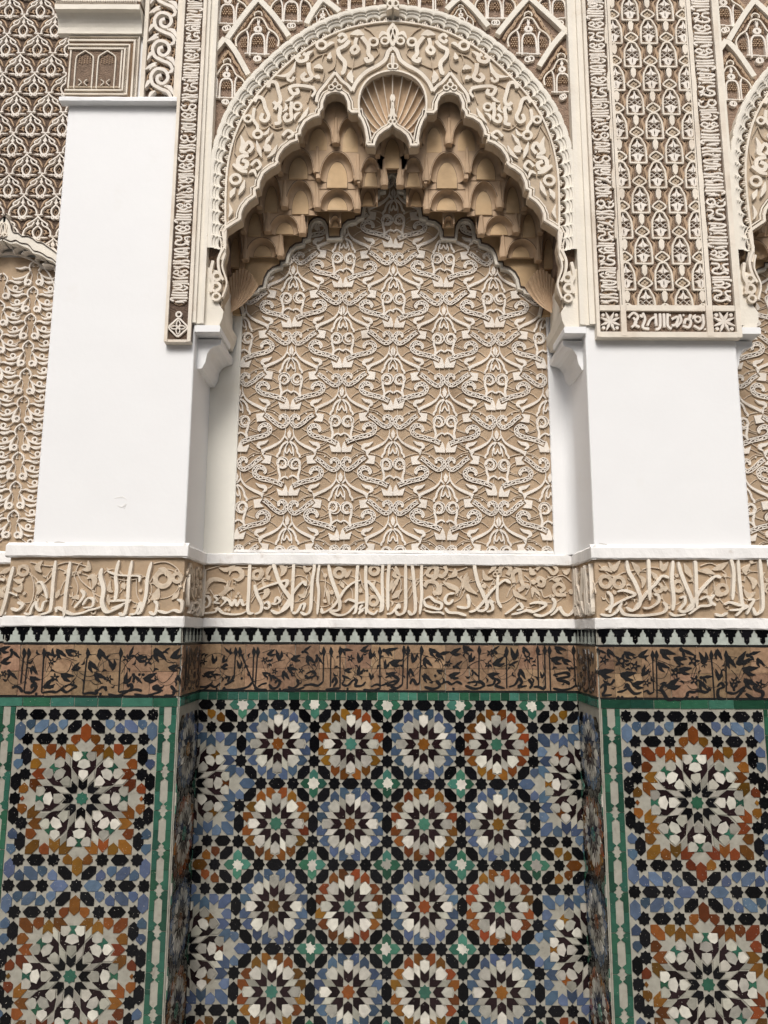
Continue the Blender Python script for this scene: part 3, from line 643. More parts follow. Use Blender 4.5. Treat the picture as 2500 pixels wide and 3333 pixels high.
def big_rosette(t, base, bounds, cx, cz, u, uz, ring, centre, bow, sky='gsky', skipW=False):
    def put(nm, poly, m):
        if nm in ('ring_tile', 'lozenge_tile', 'tulip_tile'):
            qx = sum(p[0] for p in poly) / len(poly); qz = sum(p[1] for p in poly) / len(poly); kk = 1.07
            poly = [(qx + (x - qx) * kk, qz + (z - qz) * kk) for x, z in poly]
        tile(nm, [(cx + x * u, cz + z * uz) for x, z in poly], m, t, base, bounds)
    put('star_tile', star8(.165), centre)
    for g in R8:
        put('chevron_tile', tf(g, CHEV), 'gblack'); put('petal_tile', tf(g, B_PET), random.choice(('gcream', 'gwhite'))); put('pentagon_tile', tf(g, B_P1), 'gwhite')
        put('bow_tile', tf(g, B_BOW), bow)
        put('band_tile', tf(g, B_BAND), 'gcream'); put('band_tile', tf(g, B_BAND2), 'gcream')
    for g in D8: put('tulip_tile', tf(g, B_TUL), 'gaub'); put('pentagon_tile', tf(g, B_P2), random.choice(('gwhite', 'gcream')))
    for g in D4: put('ring_tile', tf(g, B_A), ring); put('ring_tile', tf(g, B_B), ring); put('ring_tile', tf(g, B_D), sky if ring == 'gblue' else ring)
    for g in M2: put('lozenge_tile', tf(g, B_C), ring)
P_UP = [(-.11, -.13), (.0, -.13), (.11, -.02), (.115, .02), (0, .13), (-.12, .0)]
def pent(rot): 
    b = [(-.130, .135), (.05, .135), (.124, .068), (.118, -.034), (0, -.142), (-.130, -.022)]
    return tf(R4[rot % 4], b)
def diag(sg): return [(-.18 * sg, .165), (.01 * sg, .165), (.18 * sg, .0), (.18 * sg, -.165), (0, -.165), (-.18 * sg, 0)]
def pier_panel(t, base, cx, cz, u, uz, bounds):
    per = 4.36 * uz
    for r in range(3):
        z0 = cz - r * per
        def put(nm, poly, m): tile(nm, [(cx + x * u, z0 + z * uz) for x, z in poly], m, t, base, bounds)
        big_rosette(t, base, bounds, cx, z0, u, uz, 'ghoney', 'ggreen', 'ggreen')
        for sx in (-1, 1):
            for sz in (-1, 1):
                g = (sx, 0, 0, sz)
                def q(nm, poly, dx, dz, m): put(nm, tf(g, sh(poly, dx, dz)), m)
                q('star_tile', star8(.165), .63, 1.54, 'gblack'); q('star_tile', star8(.165), 1.54, 1.54, 'gblack'); q('star_tile', star8(.165), 1.54, .62, 'gblack')
                q('hexagon_tile', HEXH, 1.085, 1.54, 'gblack'); q('hexagon_tile', HEXV, 1.54, 1.08, 'gblack')
                q('pentagon_tile', pent(0), .27, 1.52, 'ghoney')
                q('lozenge_tile', diag(1), .31, 1.86, 'gblack'); q('lozenge_tile', diag(1), 1.19, 1.87, 'gsky')
                q('pentagon_tile', pent(0), .63, 1.91, 'gsky'); q('pentagon_tile', pent(2), .89, 1.83, 'gblue'); q('pentagon_tile', pent(0), 1.49, 1.91, 'gblue')
                q('hexagon_tile', [(x, z * 1.05) for x, z in HEXV], 1.75, 1.75, 'gsky'); q('pentagon_tile', pent(2), 1.745, 1.28, 'gblue'); q('pentagon_tile', pent(0), 1.745, .88, 'gblue')
                q('hexagon_tile', HEXV, 1.765, .43, 'gblack'); q('pentagon_tile', pent(2), 1.54, .27, 'ghoney')
                if sz < 0: q('hexagon_tile', HEXH, .435, 2.18, random.choice(('gblack', 'gsky'))); q('hexagon_tile', HEXH, 1.31, 2.18, 'gblack'); q('star_tile', star8(.165), .875, 2.18, 'gblack'); q('star_tile', star8(.165), 1.75, 2.18, 'gblack')
                elif r == 0: q('hexagon_tile', HEXH, .435, 2.18, 'gblack'); q('hexagon_tile', HEXH, 1.31, 2.18, 'gblack'); q('star_tile', star8(.165), .875, 2.18, 'gblack'); q('star_tile', star8(.165), 1.75, 2.18, 'gblack')
            put('star_tile', sh(star8(.165), 1.76 * sx, 0), 'gblack'); put('diamond_tile', sh([(0, .075), (.06, 0), (0, -.075), (-.06, 0)], 1.56 * sx, 0), 'ghoney')
        for sz in (-1, 1): put('hexagon_tile', sh([(0, .24), (.13, .13), (.13, -.13), (0, -.24), (-.13, -.13), (-.13, .13)], 0, 1.70 * sz), 'ghoney')
        put('star_tile', sh(star8(.165), 0, -2.18), 'gblack')
        if r == 0: put('star_tile', sh(star8(.165), 0, 2.18), 'gblack')
def border_strip(t, base, x0, x1, z0, z1):
    per = .1535; w = x1 - x0; bounds = (x0, x1, z0, z1)
    half = [(0, 0), (.27, 0), (.27, .26), (.46, .34), (.32, .40), (.35, .45), (.22, .5), (0, .5)]
    n = int((z1 - z0) / per) + 2
    for k in range(n):
        zc = z1 - .03 - k * per
        for sx in (0, 1):
            for sz in (1, -1):
                tile('border_tile', [((x0 + .002 + x * w) if not sx else (x1 - .002 - x * w), zc + sz * z * per * .985) for x, z in half], 'ggreen', t, base, bounds, tilt=.004)
def green_row(t, base, x0, x1, z0, z1, wd):
    x = x0
    while x < x1 - .005:
        w = wd * random.uniform(.85, 1.15); e = min(x1, x + w); tile('green_tile', [(x + .0008, z0), (e - .0008, z0), (e - .0008, z1), (x + .0008, z1)], random.choice(('ggreen', 'ggreen', 'gteal')), t, base, (x0, x1, z0, z1), tilt=.004); x = e
def bed(t, mp, u0, u1): MB(mp).box(u0, u1, FLOOR, Z_SC0 + .0015, -.002, HP).build('white_tile_bed', 'grout', t)
# ================================================================== carved panel of the niche
def ribbon(parts, tr, w, pts, h):
    w *= 1.06; h *= .78
    q = [tr(*p) for p in pts]; k = tr.w(*pts[0], 1.0); W = w * k
    sp, _ = spline(q, [1] * len(q), 6); n = len(sp)
    nr = []
    for i in range(n):
        a = sp[max(0, i - 1)]; b = sp[min(n - 1, i + 1)]; L = math.hypot(b[0] - a[0], b[1] - a[1]) or 1e-9; nr.append((-(b[1] - a[1]) / L, (b[0] - a[0]) / L))
    tap = [min(1.0, .35 + 2.2 * (n - 1 - i) / n) for i in range(n)]
    d = MB(); d.stroke(sp, [W * t for t in tap], 0, h * .45, 1, dh=0); parts.append(('ribbon', d.mesh('ribbon', 'pierced'), None))
    e = MB(); off = lambda f: [(sp[i][0] + nr[i][0] * f * W * tap[i], sp[i][1] + nr[i][1] * f * W * tap[i]) for i in range(n)]
    for s in (-.43, .43): e.stroke(off(s), [W * .22] * n, 0, h, 1, dh=.0003 * (1 + s))
    wv = [(sp[i][0] + nr[i][0] * .17 * W * tap[i] * math.sin(i * .75), sp[i][1] + nr[i][1] * .17 * W * tap[i] * math.sin(i * .75)) for i in range(n)]
    e.stroke(wv, [W * .24] * n, 0, h * .9, 1, dh=0)
    for i in range(2, n - 2, 3): s = -1 if math.sin(i * .75) > 0 else 1; e.disc(sp[i][0] + nr[i][0] * s * W * .2 * tap[i], sp[i][1] + nr[i][1] * s * W * .2 * tap[i], W * .19, 0, h * .92, 6)
    parts.append(('ribbon_tracery', e.mesh('ribbon_tracery', 'carve'), 'stuff'))
def motif(fr, ax, ay, spec, ribs=(), mir=True, wk=1.0):
    parts = []
    def P_(txt):
        for it in parse(txt): yield (it[0], it[1] * wk, it[2]) if it[0] in '=~<>' else it
    for flip in ((False, True) if mir else (False,)):
        tr = TrL(fr, ax, ay, flip)
        for (w, pts) in ribs: ribbon(parts, tr, w, pts, .011)
        for nm, m, h, txt, kind in spec:
            if kind == 'stuff':
                mb = MB()
                for it in P_(txt): draw(mb, tr, it, -.001, h)
                parts.append((nm, mb.mesh(nm, m), 'stuff'))
            else:
                for it in P_(txt): mb = MB(); draw(mb, tr, it, -.001, h); parts.append((nm, mb.mesh(nm, m), None))
    return parts
def stamp(parts, t, x, Y, z, sx=1.0, sz=1.0, rz=0.0):
    for nm, me, kind in parts:
        o = place(nm, me, t, Matrix.Translation((x + random.gauss(0, .0007), Y + random.uniform(-.0006, .0004), z + random.gauss(0, .0007))) @ Matrix.Rotation(random.gauss(0, .01), 4, 'Y') @ Matrix.Diagonal((sx * random.gauss(1, .015), 1, sz * random.gauss(1, .015), 1)))
        if kind: o['kind'] = kind
M1 = Fr(1090, 1250, .22303, NY)
a0 = M1(850, 740); cdx = M1(1605, 740)[0] - a0[0]; cdz = (M1(850, 120)[1] - M1(850, 1360)[1]) / 2
PM = motif(M1, 850, 740, [
 ('bud', 'carve', 0.0094, 'p 850 668 886 730 872 792 850 812;p 856 832 915 748 918 790 884 826', None),
 ('leaf', 'carve', 0.0090, '<46 905 660 916 760 972 850 1070 915 1180 965 1245 1000;~62 1142 836 1205 876 1265 890 1290 930 1240 972;p 1188 985 1262 972 1236 1058', None),
 ('ogee', 'carve', 0.0086, '=30 862 848 930 890 970 958 982 1012 1012 1050 1012 1084;=14 856 856 896 920 920 1000 918 1060;=20 902 932 908 1000 882 1012 850 948', None),
 ('ring', 'carve', 0.0092, 'o86 942 1176 15 0;=28 1006 1180 985 1120 935 1112 895 1150 895 1205 935 1238 975 1225', None),
 ('bead', 'carve', 0.0078, '\n'.join('d9 %d %d' % (942 + 66 * math.cos(a), 1172 + 66 * math.sin(a)) for a in [-2.9 + .45 * k for k in range(9)]), 'stuff'),
 ('cross', 'carve', 0.0047, '=7 915 1150 965 1205;=7 965 1150 915 1205', 'stuff'),
 ('leg', 'carve', 0.0087, '=34 1010 1190 1006 1270 986 1350 1000 1440;=26 850 1378 900 1352 960 1384 1002 1440', None),
 ('crown', 'carve', 0.0094, 'p 856 385 852 340 872 262 898 222 922 292 936 318 1024 276 990 382', None),
 ('crown', 'carve', 0.0092, 'p 1214 428 1348 448 1330 562 1196 546 1252 488', None),
 ('vine', 'vine', 0.0047, '=9 1020 300 1110 350 1190 375;=9 985 470 1080 400 1190 375;=9 1250 390 1340 410 1430 440;=9 1340 510 1390 540 1425 590;=9 1310 690 1380 670 1440 630;=9 1030 650 1070 680 1110 690;=9 990 820 1050 770 1110 740;=9 892 90 905 150 915 205;=9 912 380 912 450;=9 892 1280 890 1352;=9 1070 240 1110 270 1180 285;=9 1300 910 1350 890 1400 850;=9 1010 1080 1080 1040 1180 1020;=9 1255 1015 1350 1030 1460 1100;=9 1045 1230 1080 1200 1115 1180;=9 1020 1300 1080 1320 1150 1345', 'stuff'),
 ('dot', 'carve', 0.0070, 'd13 1082 440', None)],
 ribs=[(62, [(918, 245), (1010, 205), (1120, 175), (1230, 150), (1305, 110), (1322, 45), (1270, -2), (1200, 10), (1165, 55), (1185, 85)]), (58, [(1205, 462), (1130, 512), (1050, 582), (955, 632), (890, 596), (882, 525), (930, 478), (985, 500), (980, 545)])], wk=1.06)
cp = thing('carved_niche_panel', 'large tan panel carved with white leaf scrolls inside the central niche', 'carved panel', (AX, NY, PZ0))
MB(front(NY)).box(PX0, PX1, PZ0 - .01, 3.95, -.002, .001).build('tan_ground', 'tan', cp)
for i in range(-3, 4):
    for j in range(-4, 8):
        x = a0[0] + i * cdx; z = a0[1] + j * 2 * cdz + (cdz if i % 2 else 0)
        if z < PZ0 - .45 or z > 3.95: continue
        top = 3.25 + .62 * max(0.0, 1 - abs(x - AX) / .75)
        if z > top + .12: continue
        for nm, me, kind in PM:
            xs = [v.co.x + x for v in me.vertices]; zs = [v.co.z + z for v in me.vertices]
            if max(xs) < PX0 + .002 or min(xs) > PX1 - .002 or max(zs) < PZ0 + .01: continue
            if min(xs) < PX0 - .12 or max(xs) > PX1 + .10 or min(zs) < PZ0 - .12:
                if (max(xs) + min(xs)) / 2 < PX0 or (max(xs) + min(xs)) / 2 > PX1: continue
            if min(zs) < PZ0 - .035:
                me = me.copy(); b = bmesh.new(); b.from_mesh(me); bmesh.ops.bisect_plane(b, geom=b.verts[:] + b.edges[:] + b.faces[:], plane_co=(0, 0, PZ0 - .005 - z), plane_no=(0, 0, -1), clear_outer=True); b.to_mesh(me); b.free()
                if not me.vertices: continue
            o = place(nm, me, cp, Matrix.Translation((x + random.gauss(0, .0012), NY - .001 + random.uniform(-.0006, .0004), z + random.gauss(0, .0012))) @ Matrix.Rotation(random.gauss(0, .007), 4, 'Y') @ Matrix.Diagonal((random.gauss(1, .012), 1, random.gauss(1, .012), 1)))
            if kind: o['kind'] = kind
fo = offs(pan_w, -.0075)
MB(front(NY)).stroke(fo, [.018] * len(fo), -.001, .030, 1, dh=0).build('stepped_frame', 'warm', cp)
fo = offs(pan_w, .0015)
MB(front(NY)).stroke(fo, [.006] * len(fo), -.001, .0385, 1, dh=0).build('frame_edge', 'groove', cp)
for cx_, cy_ in ((915, 705), (1497, 340)):
    p = A5n(cx_, cy_)
    for sx in ((0, 1) if cx_ < 1400 else (0,)):
        x = p[0] if not sx else 2 * AX - p[0]
        MB(front(NY)).prism([(x, p[1] + .022), (x + .010, p[1] + .002), (x + .006, p[1] - .010), (x, p[1] - .004), (x - .006, p[1] - .010), (x - .010, p[1] + .002)], 0, .012, .001).build('bud', 'carve', cp)

# ================================================================== carved strips and panels on the piers
YS = -0.026
GL = {   # letter groups for the upright inscriptions, strip width = 1, length along the strip
 'bars': (.62, '=90 .06 .04 .5 .06 .93 .03;=90 .10 .19 .5 .20 .94 .17;=90 .06 .34 .5 .33 .90 .34 .95 .44 .80 .50;=80 .10 .48 .4 .50 .7 .56;~80 .2 .60 .4 .55 .6 .60'),
 'bars2': (.55, '=90 .05 .08 .35 .12 .75 .06 .95 .12;=90 .05 .24 .45 .22 .95 .28;=90 .08 .40 .40 .44 .72 .38 .94 .46;~80 .1 .52 .3 .5 .5 .54'),
 'loop': (.55, '=90 .2 .1 .12 .26 .3 .4 .5 .3 .42 .12 .26 .12;=90 .45 .32 .65 .46 .9 .40 .95 .22;~110 .65 .12 .8 .2 .95 .06;~90 .1 .5 .3 .5 .5 .48'),
 'ess': (.62, '=90 .9 .04 .6 .06 .55 .22 .8 .3 .85 .46 .55 .52 .3 .44 .15 .52;=80 .1 .06 .35 .10 .3 .26 .12 .34;~90 .1 .4 .25 .36 .4 .34'),
 'curl': (.5, '~130 .12 .42 .3 .2 .6 .12 .9 .06;=85 .55 .4 .75 .46 .9 .34 .78 .24 .6 .3;~110 .1 .1 .25 .06 .4 .16;~90 .2 .5 .45 .46 .6 .5;~80 .06 .24 .16 .3 .1 .4'),
 'ladder': (.6, '=80 .08 .05 .9 .03;=80 .12 .15 .88 .16 .94 .24;=85 .1 .28 .5 .24 .6 .34 .4 .42 .15 .38;=80 .7 .3 .9 .4 .7 .52;=80 .1 .54 .5 .5 .7 .56'),
 'kaf': (.66, '=90 .1 .06 .6 .08 .9 .14 .7 .26 .3 .28 .12 .36;=90 .12 .36 .5 .42 .92 .38;=80 .3 .54 .6 .52 .9 .58;=70 .2 .16 .45 .18;~80 .1 .5 .2 .56 .12 .62'),
 'knots': (.58, '=80 .12 .12 .3 .04 .4 .16 .25 .26 .1 .18;=80 .55 .12 .75 .04 .9 .16 .72 .26 .55 .18;=90 .3 .26 .5 .36 .75 .3;=90 .08 .40 .4 .48 .9 .44;~80 .5 .02 .5 .14 .48 .22'),
}
def upright(t, x0, x1, z0, z1, Y, seed, name='letter_group', m='carve', hh=.018):
    rr = random.Random(seed); w = x1 - x0; z = z1; last = None
    cache = {}
    while z > z0 + .05:
        k = rr.choice([g for g in GL if g != last]); last = k; ln, txt = GL[k]; fl = rr.random() < .5; L = ln * w * 1.05
        if z - L < z0: L = z - z0
        key = (k, fl)
        mb = MB()
        for it in txt.split(';'):
            a = it.split(); q = [float(c) for c in a[1:]]; pts = list(zip(q[0::2], q[1::2]))
            if fl: pts = [(1 - px, py) for px, py in pts]
            pts = [(x0 + (px + rr.uniform(-.015, .015)) * w, z - py / ln * L) for px, py in pts]
            wd = float(a[0][1:]) / 1000 * w * 1.12
            mb.stroke(pts, widths(a[0][0], wd, len(pts)), -.002, hh + rr.uniform(0, .001), 4)
        for _ in range(2):
            cx, cz = x0 + rr.uniform(.2, .8) * w, z - rr.uniform(.2, .8) * L; mb.disc(cx, cz, w * .05, -.002, hh * .9, 8)
        o = mb.build(name, m, t); o['kind'] = 'stuff' if False else 'stuff'
        v = MB()
        cx, cz, r = x0 + .5 * w, z - L / 2, w * .40
        v.mp = front(Y); v.ring(cx, cz, r, w * .035, -.002, hh * .45, 14); v.ring(cx + .1 * w, cz - .1 * w, r * .55, w * .03, -.002, hh * .42, 12)
        for q in range(10): a = q * .63; v.stroke([(cx + r * .6 * math.cos(a), cz + r * .6 * math.sin(a)), (cx + r * .98 * math.cos(a), cz + r * .98 * math.sin(a))], [w * .03, w * .03], -.002, hh * .38 + q * .0001)
        ov = v.build('hatched_vine', 'midtan', t); ov['kind'] = 'stuff'
        z -= L + w * .02
_mb0 = MB.__init__
def framebox(t, x0, x1, z0, z1, Y, w, h, m='cream', name='frame'):
    for a, b, c, d in ((x0, x0 + w, z0, z1), (x1 - w, x1, z0, z1), (x0 + w, x1 - w, z0, z0 + w), (x0 + w, x1 - w, z1 - w, z1)):
        MB(front(Y)).prism([(a, c), (b, c), (b, d), (a, d)], -.03, h, .0018).build(name, m, t)
# left upright strip
sx0, sx1, sz0 = -.998, -.878, 2.893
t = thing('inscription_strip', 'narrow upright strip of carved letters left of the central arch', 'carved strip', ((sx0 + sx1) / 2, 0, sz0), 'upright inscription strips')
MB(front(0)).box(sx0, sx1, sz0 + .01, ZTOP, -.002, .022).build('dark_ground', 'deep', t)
for a, b in ((sx0, sx0 + .0145), (sx1 - .016, sx1)): MB(front(0)).prism([(a, sz0), (b, sz0), (b, ZTOP), (a, ZTOP)], -.002, .037, .002).build('frame', 'cream', t)
MB(front(0)).prism([(sx0 + .014, sz0), (sx1 - .015, sz0), (sx1 - .015, sz0 + .012), (sx0 + .014, sz0 + .012)], -.002, .0365, .002).build('frame', 'cream', t)
def upright_on(t, x0, x1, z0, z1, Y, seed, **k):
    g = MB.__init__
    def init(s, mp=None): g(s, mp or front(Y))
    MB.__init__ = init
    try: upright(t, x0, x1, z0, z1, Y, seed, **k)
    finally: MB.__init__ = g
upright_on(t, sx0 + .017, sx1 - .018, sz0 + .165, ZTOP, -.022, 3, hh=.011)
qc = ((sx0 + sx1) / 2, sz0 + .072)
def quatrefoil(t, cx, cz, r, Y, h, m='carve'):
    mb = MB(front(Y))
    for k in range(4):
        a = k * math.pi / 2 + math.pi / 2; c, s = math.cos(a), math.sin(a)
        mb.stroke([(cx + c * r * .1, cz + s * r * .1), (cx + c * r * .45 - s * r * .24, cz + s * r * .45 + c * r * .24), (cx + c * r * .95, cz + s * r * .95), (cx + c * r * .45 + s * r * .24, cz + s * r * .45 - c * r * .24)], [r * .13] * 4, -.002, h + k * .0003, 4, closed=True, dh=0)
    o = mb.build('quatrefoil', m, t)
    mb = MB(front(Y)); pts = []
    for k in range(8):
        a = k * math.pi / 4; rr = r * (1.18 if k % 2 == 0 else .92); pts.append((cx + rr * math.cos(a), cz + rr * math.sin(a)))
    mb.stroke(pts, [r * .22] * 8, -.002, h * .95, 4, closed=True, dh=0); mb.build('cartouche_ring', m, t)
quatrefoil(t, *qc, .036, -.022, .011)
MB(front(-.022)).ring(qc[0], qc[1] + .062, .012, .008, -.002, .011).build('knot', 'carve', t)
# scroll strip beside it, above the left pier
L1 = Fr(0, 0, .49716, -.01)
zt0 = P(480, 333, 0)[1]
x0, x1 = P(470, 320, -.01)[0], P(567, 320, -.01)[0]
t = thing('scroll_strip', 'upright strip of large carved spiral scrolls above the left white pier', 'carved strip', ((x0 + x1) / 2, 0, zt0))
MB(front(0)).box(x0, x1, zt0 + .004, ZTOP, -.002, .004).build('dark_ground', 'deep', t)
for a, b in ((x0 - .018, x0 + .001), (x1 - .001, sx0 + .0005)): MB(front(0)).prism([(a, zt0 + .003), (b, zt0 + .003), (b, ZTOP), (a, ZTOP)], -.002, .026, .002).build('frame', 'cream', t)
SM = motif(L1, 1055, 265, [('scroll', 'carve', .020, '=26 1140 402 1118 362 1062 338 1010 306 1000 250 1040 208 1100 222 1116 272 1082 306 1044 290 1046 258 1072 250;~38 1085 318 1130 330 1152 376;~34 958 336 982 296 1004 282;~34 958 214 1000 190 1040 186;~30 1110 236 1140 222 1152 196;~28 980 400 1000 366 1030 352', None),
    ('vine', 'midtan', .008, 'o92 1056 268 9 0;o64 1056 268 7 0;' + ';'.join('=6 %d %d %d %d' % (1056 + 66 * math.cos(a), 268 + 66 * math.sin(a), 1056 + 92 * math.cos(a), 268 + 92 * math.sin(a)) for a in [k * .3 for k in range(21)]), 'stuff')], mir=False)
pz = L1.w(1055, 265, 195) * 1.06; z = zt0 + .115; k = 0
xc = (x0 + x1) / 2 - .002
while z < ZTOP: stamp(SM, t, xc, -.004, z, .93, .97); z += pz
# framed box panel with two little arches
bx0, bx1 = P(208, 300, -.02)[0], P(443, 300, -.02)[0]; bz0, bz1 = P(330, 333, -.02)[1], P(330, 115, -.02)[1]
t = thing('framed_relief', 'square carved box with nested frames and two small arches above the left pier', 'carved panel', ((bx0 + bx1) / 2, 0, bz0))
MB(front(0)).box(bx0, bx1, bz0, bz1, -.002, .006).build('dark_ground', 'pierced', t)
ww = .0135
for k, (m, h, w_) in enumerate((('cream', .018, .005), ('lat', .014, .014), ('cream', .018, .009), ('hatch', .014, .016), ('cream', .018, .007), ('lat', .014, .014), ('cream', .018, .008))):
    if k == 0: d = 0.0
    a, b, c, e = bx0 + d, bx1 - d, bz0 + d, bz1 - d
    a = bx0
    def three(mm, hh, nm):
        for q in ((a, b - w_, c, c + w_), (a, b - w_, e - w_, e), (b - w_, b, c, e)): MB(front(0)).prism([(q[0], q[2]), (q[1], q[2]), (q[1], q[3]), (q[0], q[3])], -.002, hh, .0012).build(nm, mm, t)
    if m == 'cream': three('cream', h, 'frame')
    elif m == 'hatch':
        three('pierced', .007, 'hatched_frame'); mb = MB(front(-.007))
        for (p, q, hor) in (((a, c), (b, c), 1), ((a, e - w_), (b, e - w_), 1), ((b - w_, c), (b - w_, e), 0)):
            n = int(((q[0] - p[0]) if hor else (q[1] - p[1])) / .0065)
            for i in range(n): x_, z_ = (p[0] + i * .0065, p[1]) if hor else (p[0], p[1] + i * .0065); mb.stroke([(x_, z_ + .001), (x_ + (.008 if hor else w_ - .001), z_ + (w_ - .001 if hor else .008))], [.0022, .0022], -.001, .004 + (i % 3) * .0001)
        o = mb.build('hatching', 'midtan', t); o['kind'] = 'stuff'
    else:
        mb = MB(front(0))
        for (p, q, hor) in (((a, c), (b, c), 1), ((a, e - w_), (b, e - w_), 1), ((b - w_, c), (b - w_, e), 0)):
            n = int(((q[0] - p[0]) if hor else (q[1] - p[1])) / .011)
            for s_ in (0, 1):
                pts = []
                for i in range(n + 1):
                    f_ = i / n; o_ = w_ * (.15 + .70 * ((i + s_) % 2))
                    pts.append((p[0] + (q[0] - p[0]) * f_, p[1] + o_) if hor else (p[0] + o_, p[1] + (q[1] - p[1]) * f_))
                mb.stroke(pts, [.0020] * len(pts), .005, .010 + s_ * .0005, 1)
        o = mb.build('lattice_frame', 'cream', t); o['kind'] = 'stuff'
    d += w_
ix0, ix1, iz0, iz1 = bx0 + .012, bx1 - d - .006, bz0 + d + .006, bz1 - d - .006
MB(front(0)).box(ix0 - .006, ix1 + .006, iz0 - .006, iz1 + .006, .004, .009).build('inner_ground', 'wground', t)
wd = (ix1 - ix0)
for k in range(2):
    c = ix0 + wd * (.29 + .42 * k); r = wd * .165
    mb = MB(front(0)); mb.stroke([(c - r, iz0), (c - r, iz0 + .03), (c - r, iz1 - .05), (c - r * .75, iz1 - .026), (c - r * .3, iz1 - .012), (c, iz1 - .004), (c + r * .3, iz1 - .012), (c + r * .75, iz1 - .026), (c + r, iz1 - .05), (c + r, iz0 + .03), (c + r, iz0)], [.006] * 11, .005, .018, 3); mb.build('little_arch', 'cream', t)
    mb = MB(front(0))
    for jj in range(4):
        for ii in range(5): mb.disc(c - r * .62 + ii * r * .31, iz1 - .030 - jj * .011 - (.004 if ii % 2 else 0), .0036, .005, .013, 6)
    o = mb.build('fish_scale', 'midtan', t); o['kind'] = 'stuff'
    mb = MB(front(0)); mb.stroke([(c - r * .5, iz0 + .012), (c - r * .15, iz0 + .03), (c - r * .5, iz0 + .045)], [.004] * 3, .005, .02); mb.stroke([(c + r * .5, iz0 + .012), (c + r * .15, iz0 + .03), (c + r * .5, iz0 + .045)], [.004] * 3, .005, .0205); o = mb.build('scroll', 'cream', t); o['kind'] = 'stuff'
for c in (ix0 + .004, ix1 - .004): MB(front(0)).prism([(c - .0035, iz0), (c + .0035, iz0), (c + .0035, iz1), (c - .0035, iz1)], .005, .0175, .001).build('colonnette', 'cream', t)
MB(front(0)).prism([(ix0, iz0 + .004), (ix1, iz0 + .004), (ix1, iz0 + .011), (ix0, iz0 + .011)], .005, .016, .001).build('sill', 'tanlight', t)
# overhanging cornice above the box, and the thin shelf below it
t = thing('cornice', 'projecting cream cornice at the top of the left pier', 'cornice', ((bx0 + bx1) / 2, 0, bz1))
cz = bz1 + .004
prof = [(0, cz), (.028, cz), (.028, cz + .012)] + [(.028 + .045 * (1 - math.cos(a)), cz + .012 + .075 * math.sin(a)) for a in [math.pi / 2 * k / 6 for k in range(1, 7)]] + [(.078, cz + .088), (.078, cz + .115), (0, cz + .115)]
ledge(front(0), bx0 - .05, bx1 + .012, prof, 'cornice_moulding', t, 'warm', .0006)
MB(front(0)).box(bx0 - .05, bx1 + .012, cz + .1155, cz + .14, -.002, .068).build('lattice_ground', 'pierced', t)
mb = MB(front(-.068))
for s in (0, 1):
    n = int((bx1 - bx0 + .06) / .011); pts = [(bx0 - .05 + i * .011, cz + .119 + .018 * ((i + s) % 2)) for i in range(n)]
    mb.stroke(pts, [.0025] * n, -.002, .008 + s * .0005, 1)
o = mb.build('lattice', 'cream', t); o['kind'] = 'stuff'
framebox(t, bx0 - .03, bx1 + .01, cz + .142, ZTOP, 0, .03, .06, 'cream'); MB(front(0)).box(bx0, bx1 - .02, cz + .17, ZTOP, 0, .03).build('carved_ground', 'pierced', t)
mb = MB(front(-.03))
for k in range(4): mb.ring(bx0 + .06 + k * .045, cz + .215, .016, .009, -.002, .02); 
o = mb.build('scroll', 'carve', t); o['kind'] = 'stuff'
t = thing('shelf', 'thin white shelf capping the tall left pier', 'ledge', (-1.25, 0, zt0))
ledge(front(0), LX0 - .03, sx0 - .001, [(-.002, zt0 + .003), (.034, zt0 + .002), (.036, zt0 - .003), (.036, zt0 - .020), (-.002, zt0 - .022)], 'shelf_moulding', t, 'white', .0008)

# right assembly: two inscription strips, a field of small windows, a bottom row
R4c = Fr(1800, 0, .52006, -.03)
def rx(x, y=1850): return R4c(x, y)[0]
rz = lambda y: R4c(700, y)[1]
e0, a0_, a1_, b0_, b1_, c0_, c1_, e1 = rx(262), rx(283), rx(414), rx(447), rx(945), rx(985), rx(1128), rx(1160)
zb0, zb1, zq0, zq1 = rz(2115), rz(2080), rz(2080), rz(1950)
t = thing('carved_pier_panel', 'broad carved frame with small window reliefs on the right pier', 'carved panel', ((e0 + e1) / 2, 0, zb0))
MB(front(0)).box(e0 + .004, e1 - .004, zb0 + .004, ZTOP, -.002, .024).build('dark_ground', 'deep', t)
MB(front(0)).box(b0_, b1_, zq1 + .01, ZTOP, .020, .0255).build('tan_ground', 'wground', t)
ztr = rz(1915)
for a, b, c, d, h in ((e0, a0_, zb0, ZTOP, .040), (a1_, b0_, zb0 + .004, ZTOP, .0405), (b1_, c0_, zb0 + .004, ZTOP, .0405), (c1_, e1, zb0, ZTOP, .040)):
    MB(front(0)).prism([(a, c), (b, c), (b, d), (a, d)], -.002, h, .002).build('frame', 'cream', t)
for a, b in ((a1_ + .007, a1_ + .0095), (b1_ + .006, b1_ + .0085)): MB(front(0)).box(a, b, ztr, ZTOP, .03, .0411).build('groove', 'groove', t)
for a, b, c, d in ((e0 + .001, e1 - .001, zb0, zq0 - .001), (a0_, a1_, zq1, ztr), (b0_, b1_, zq1, ztr), (c0_, c1_, zq1, ztr)): MB(front(0)).prism([(a, c), (b, c), (b, d), (a, d)], -.002, .0392, .002).build('frame', 'cream', t)
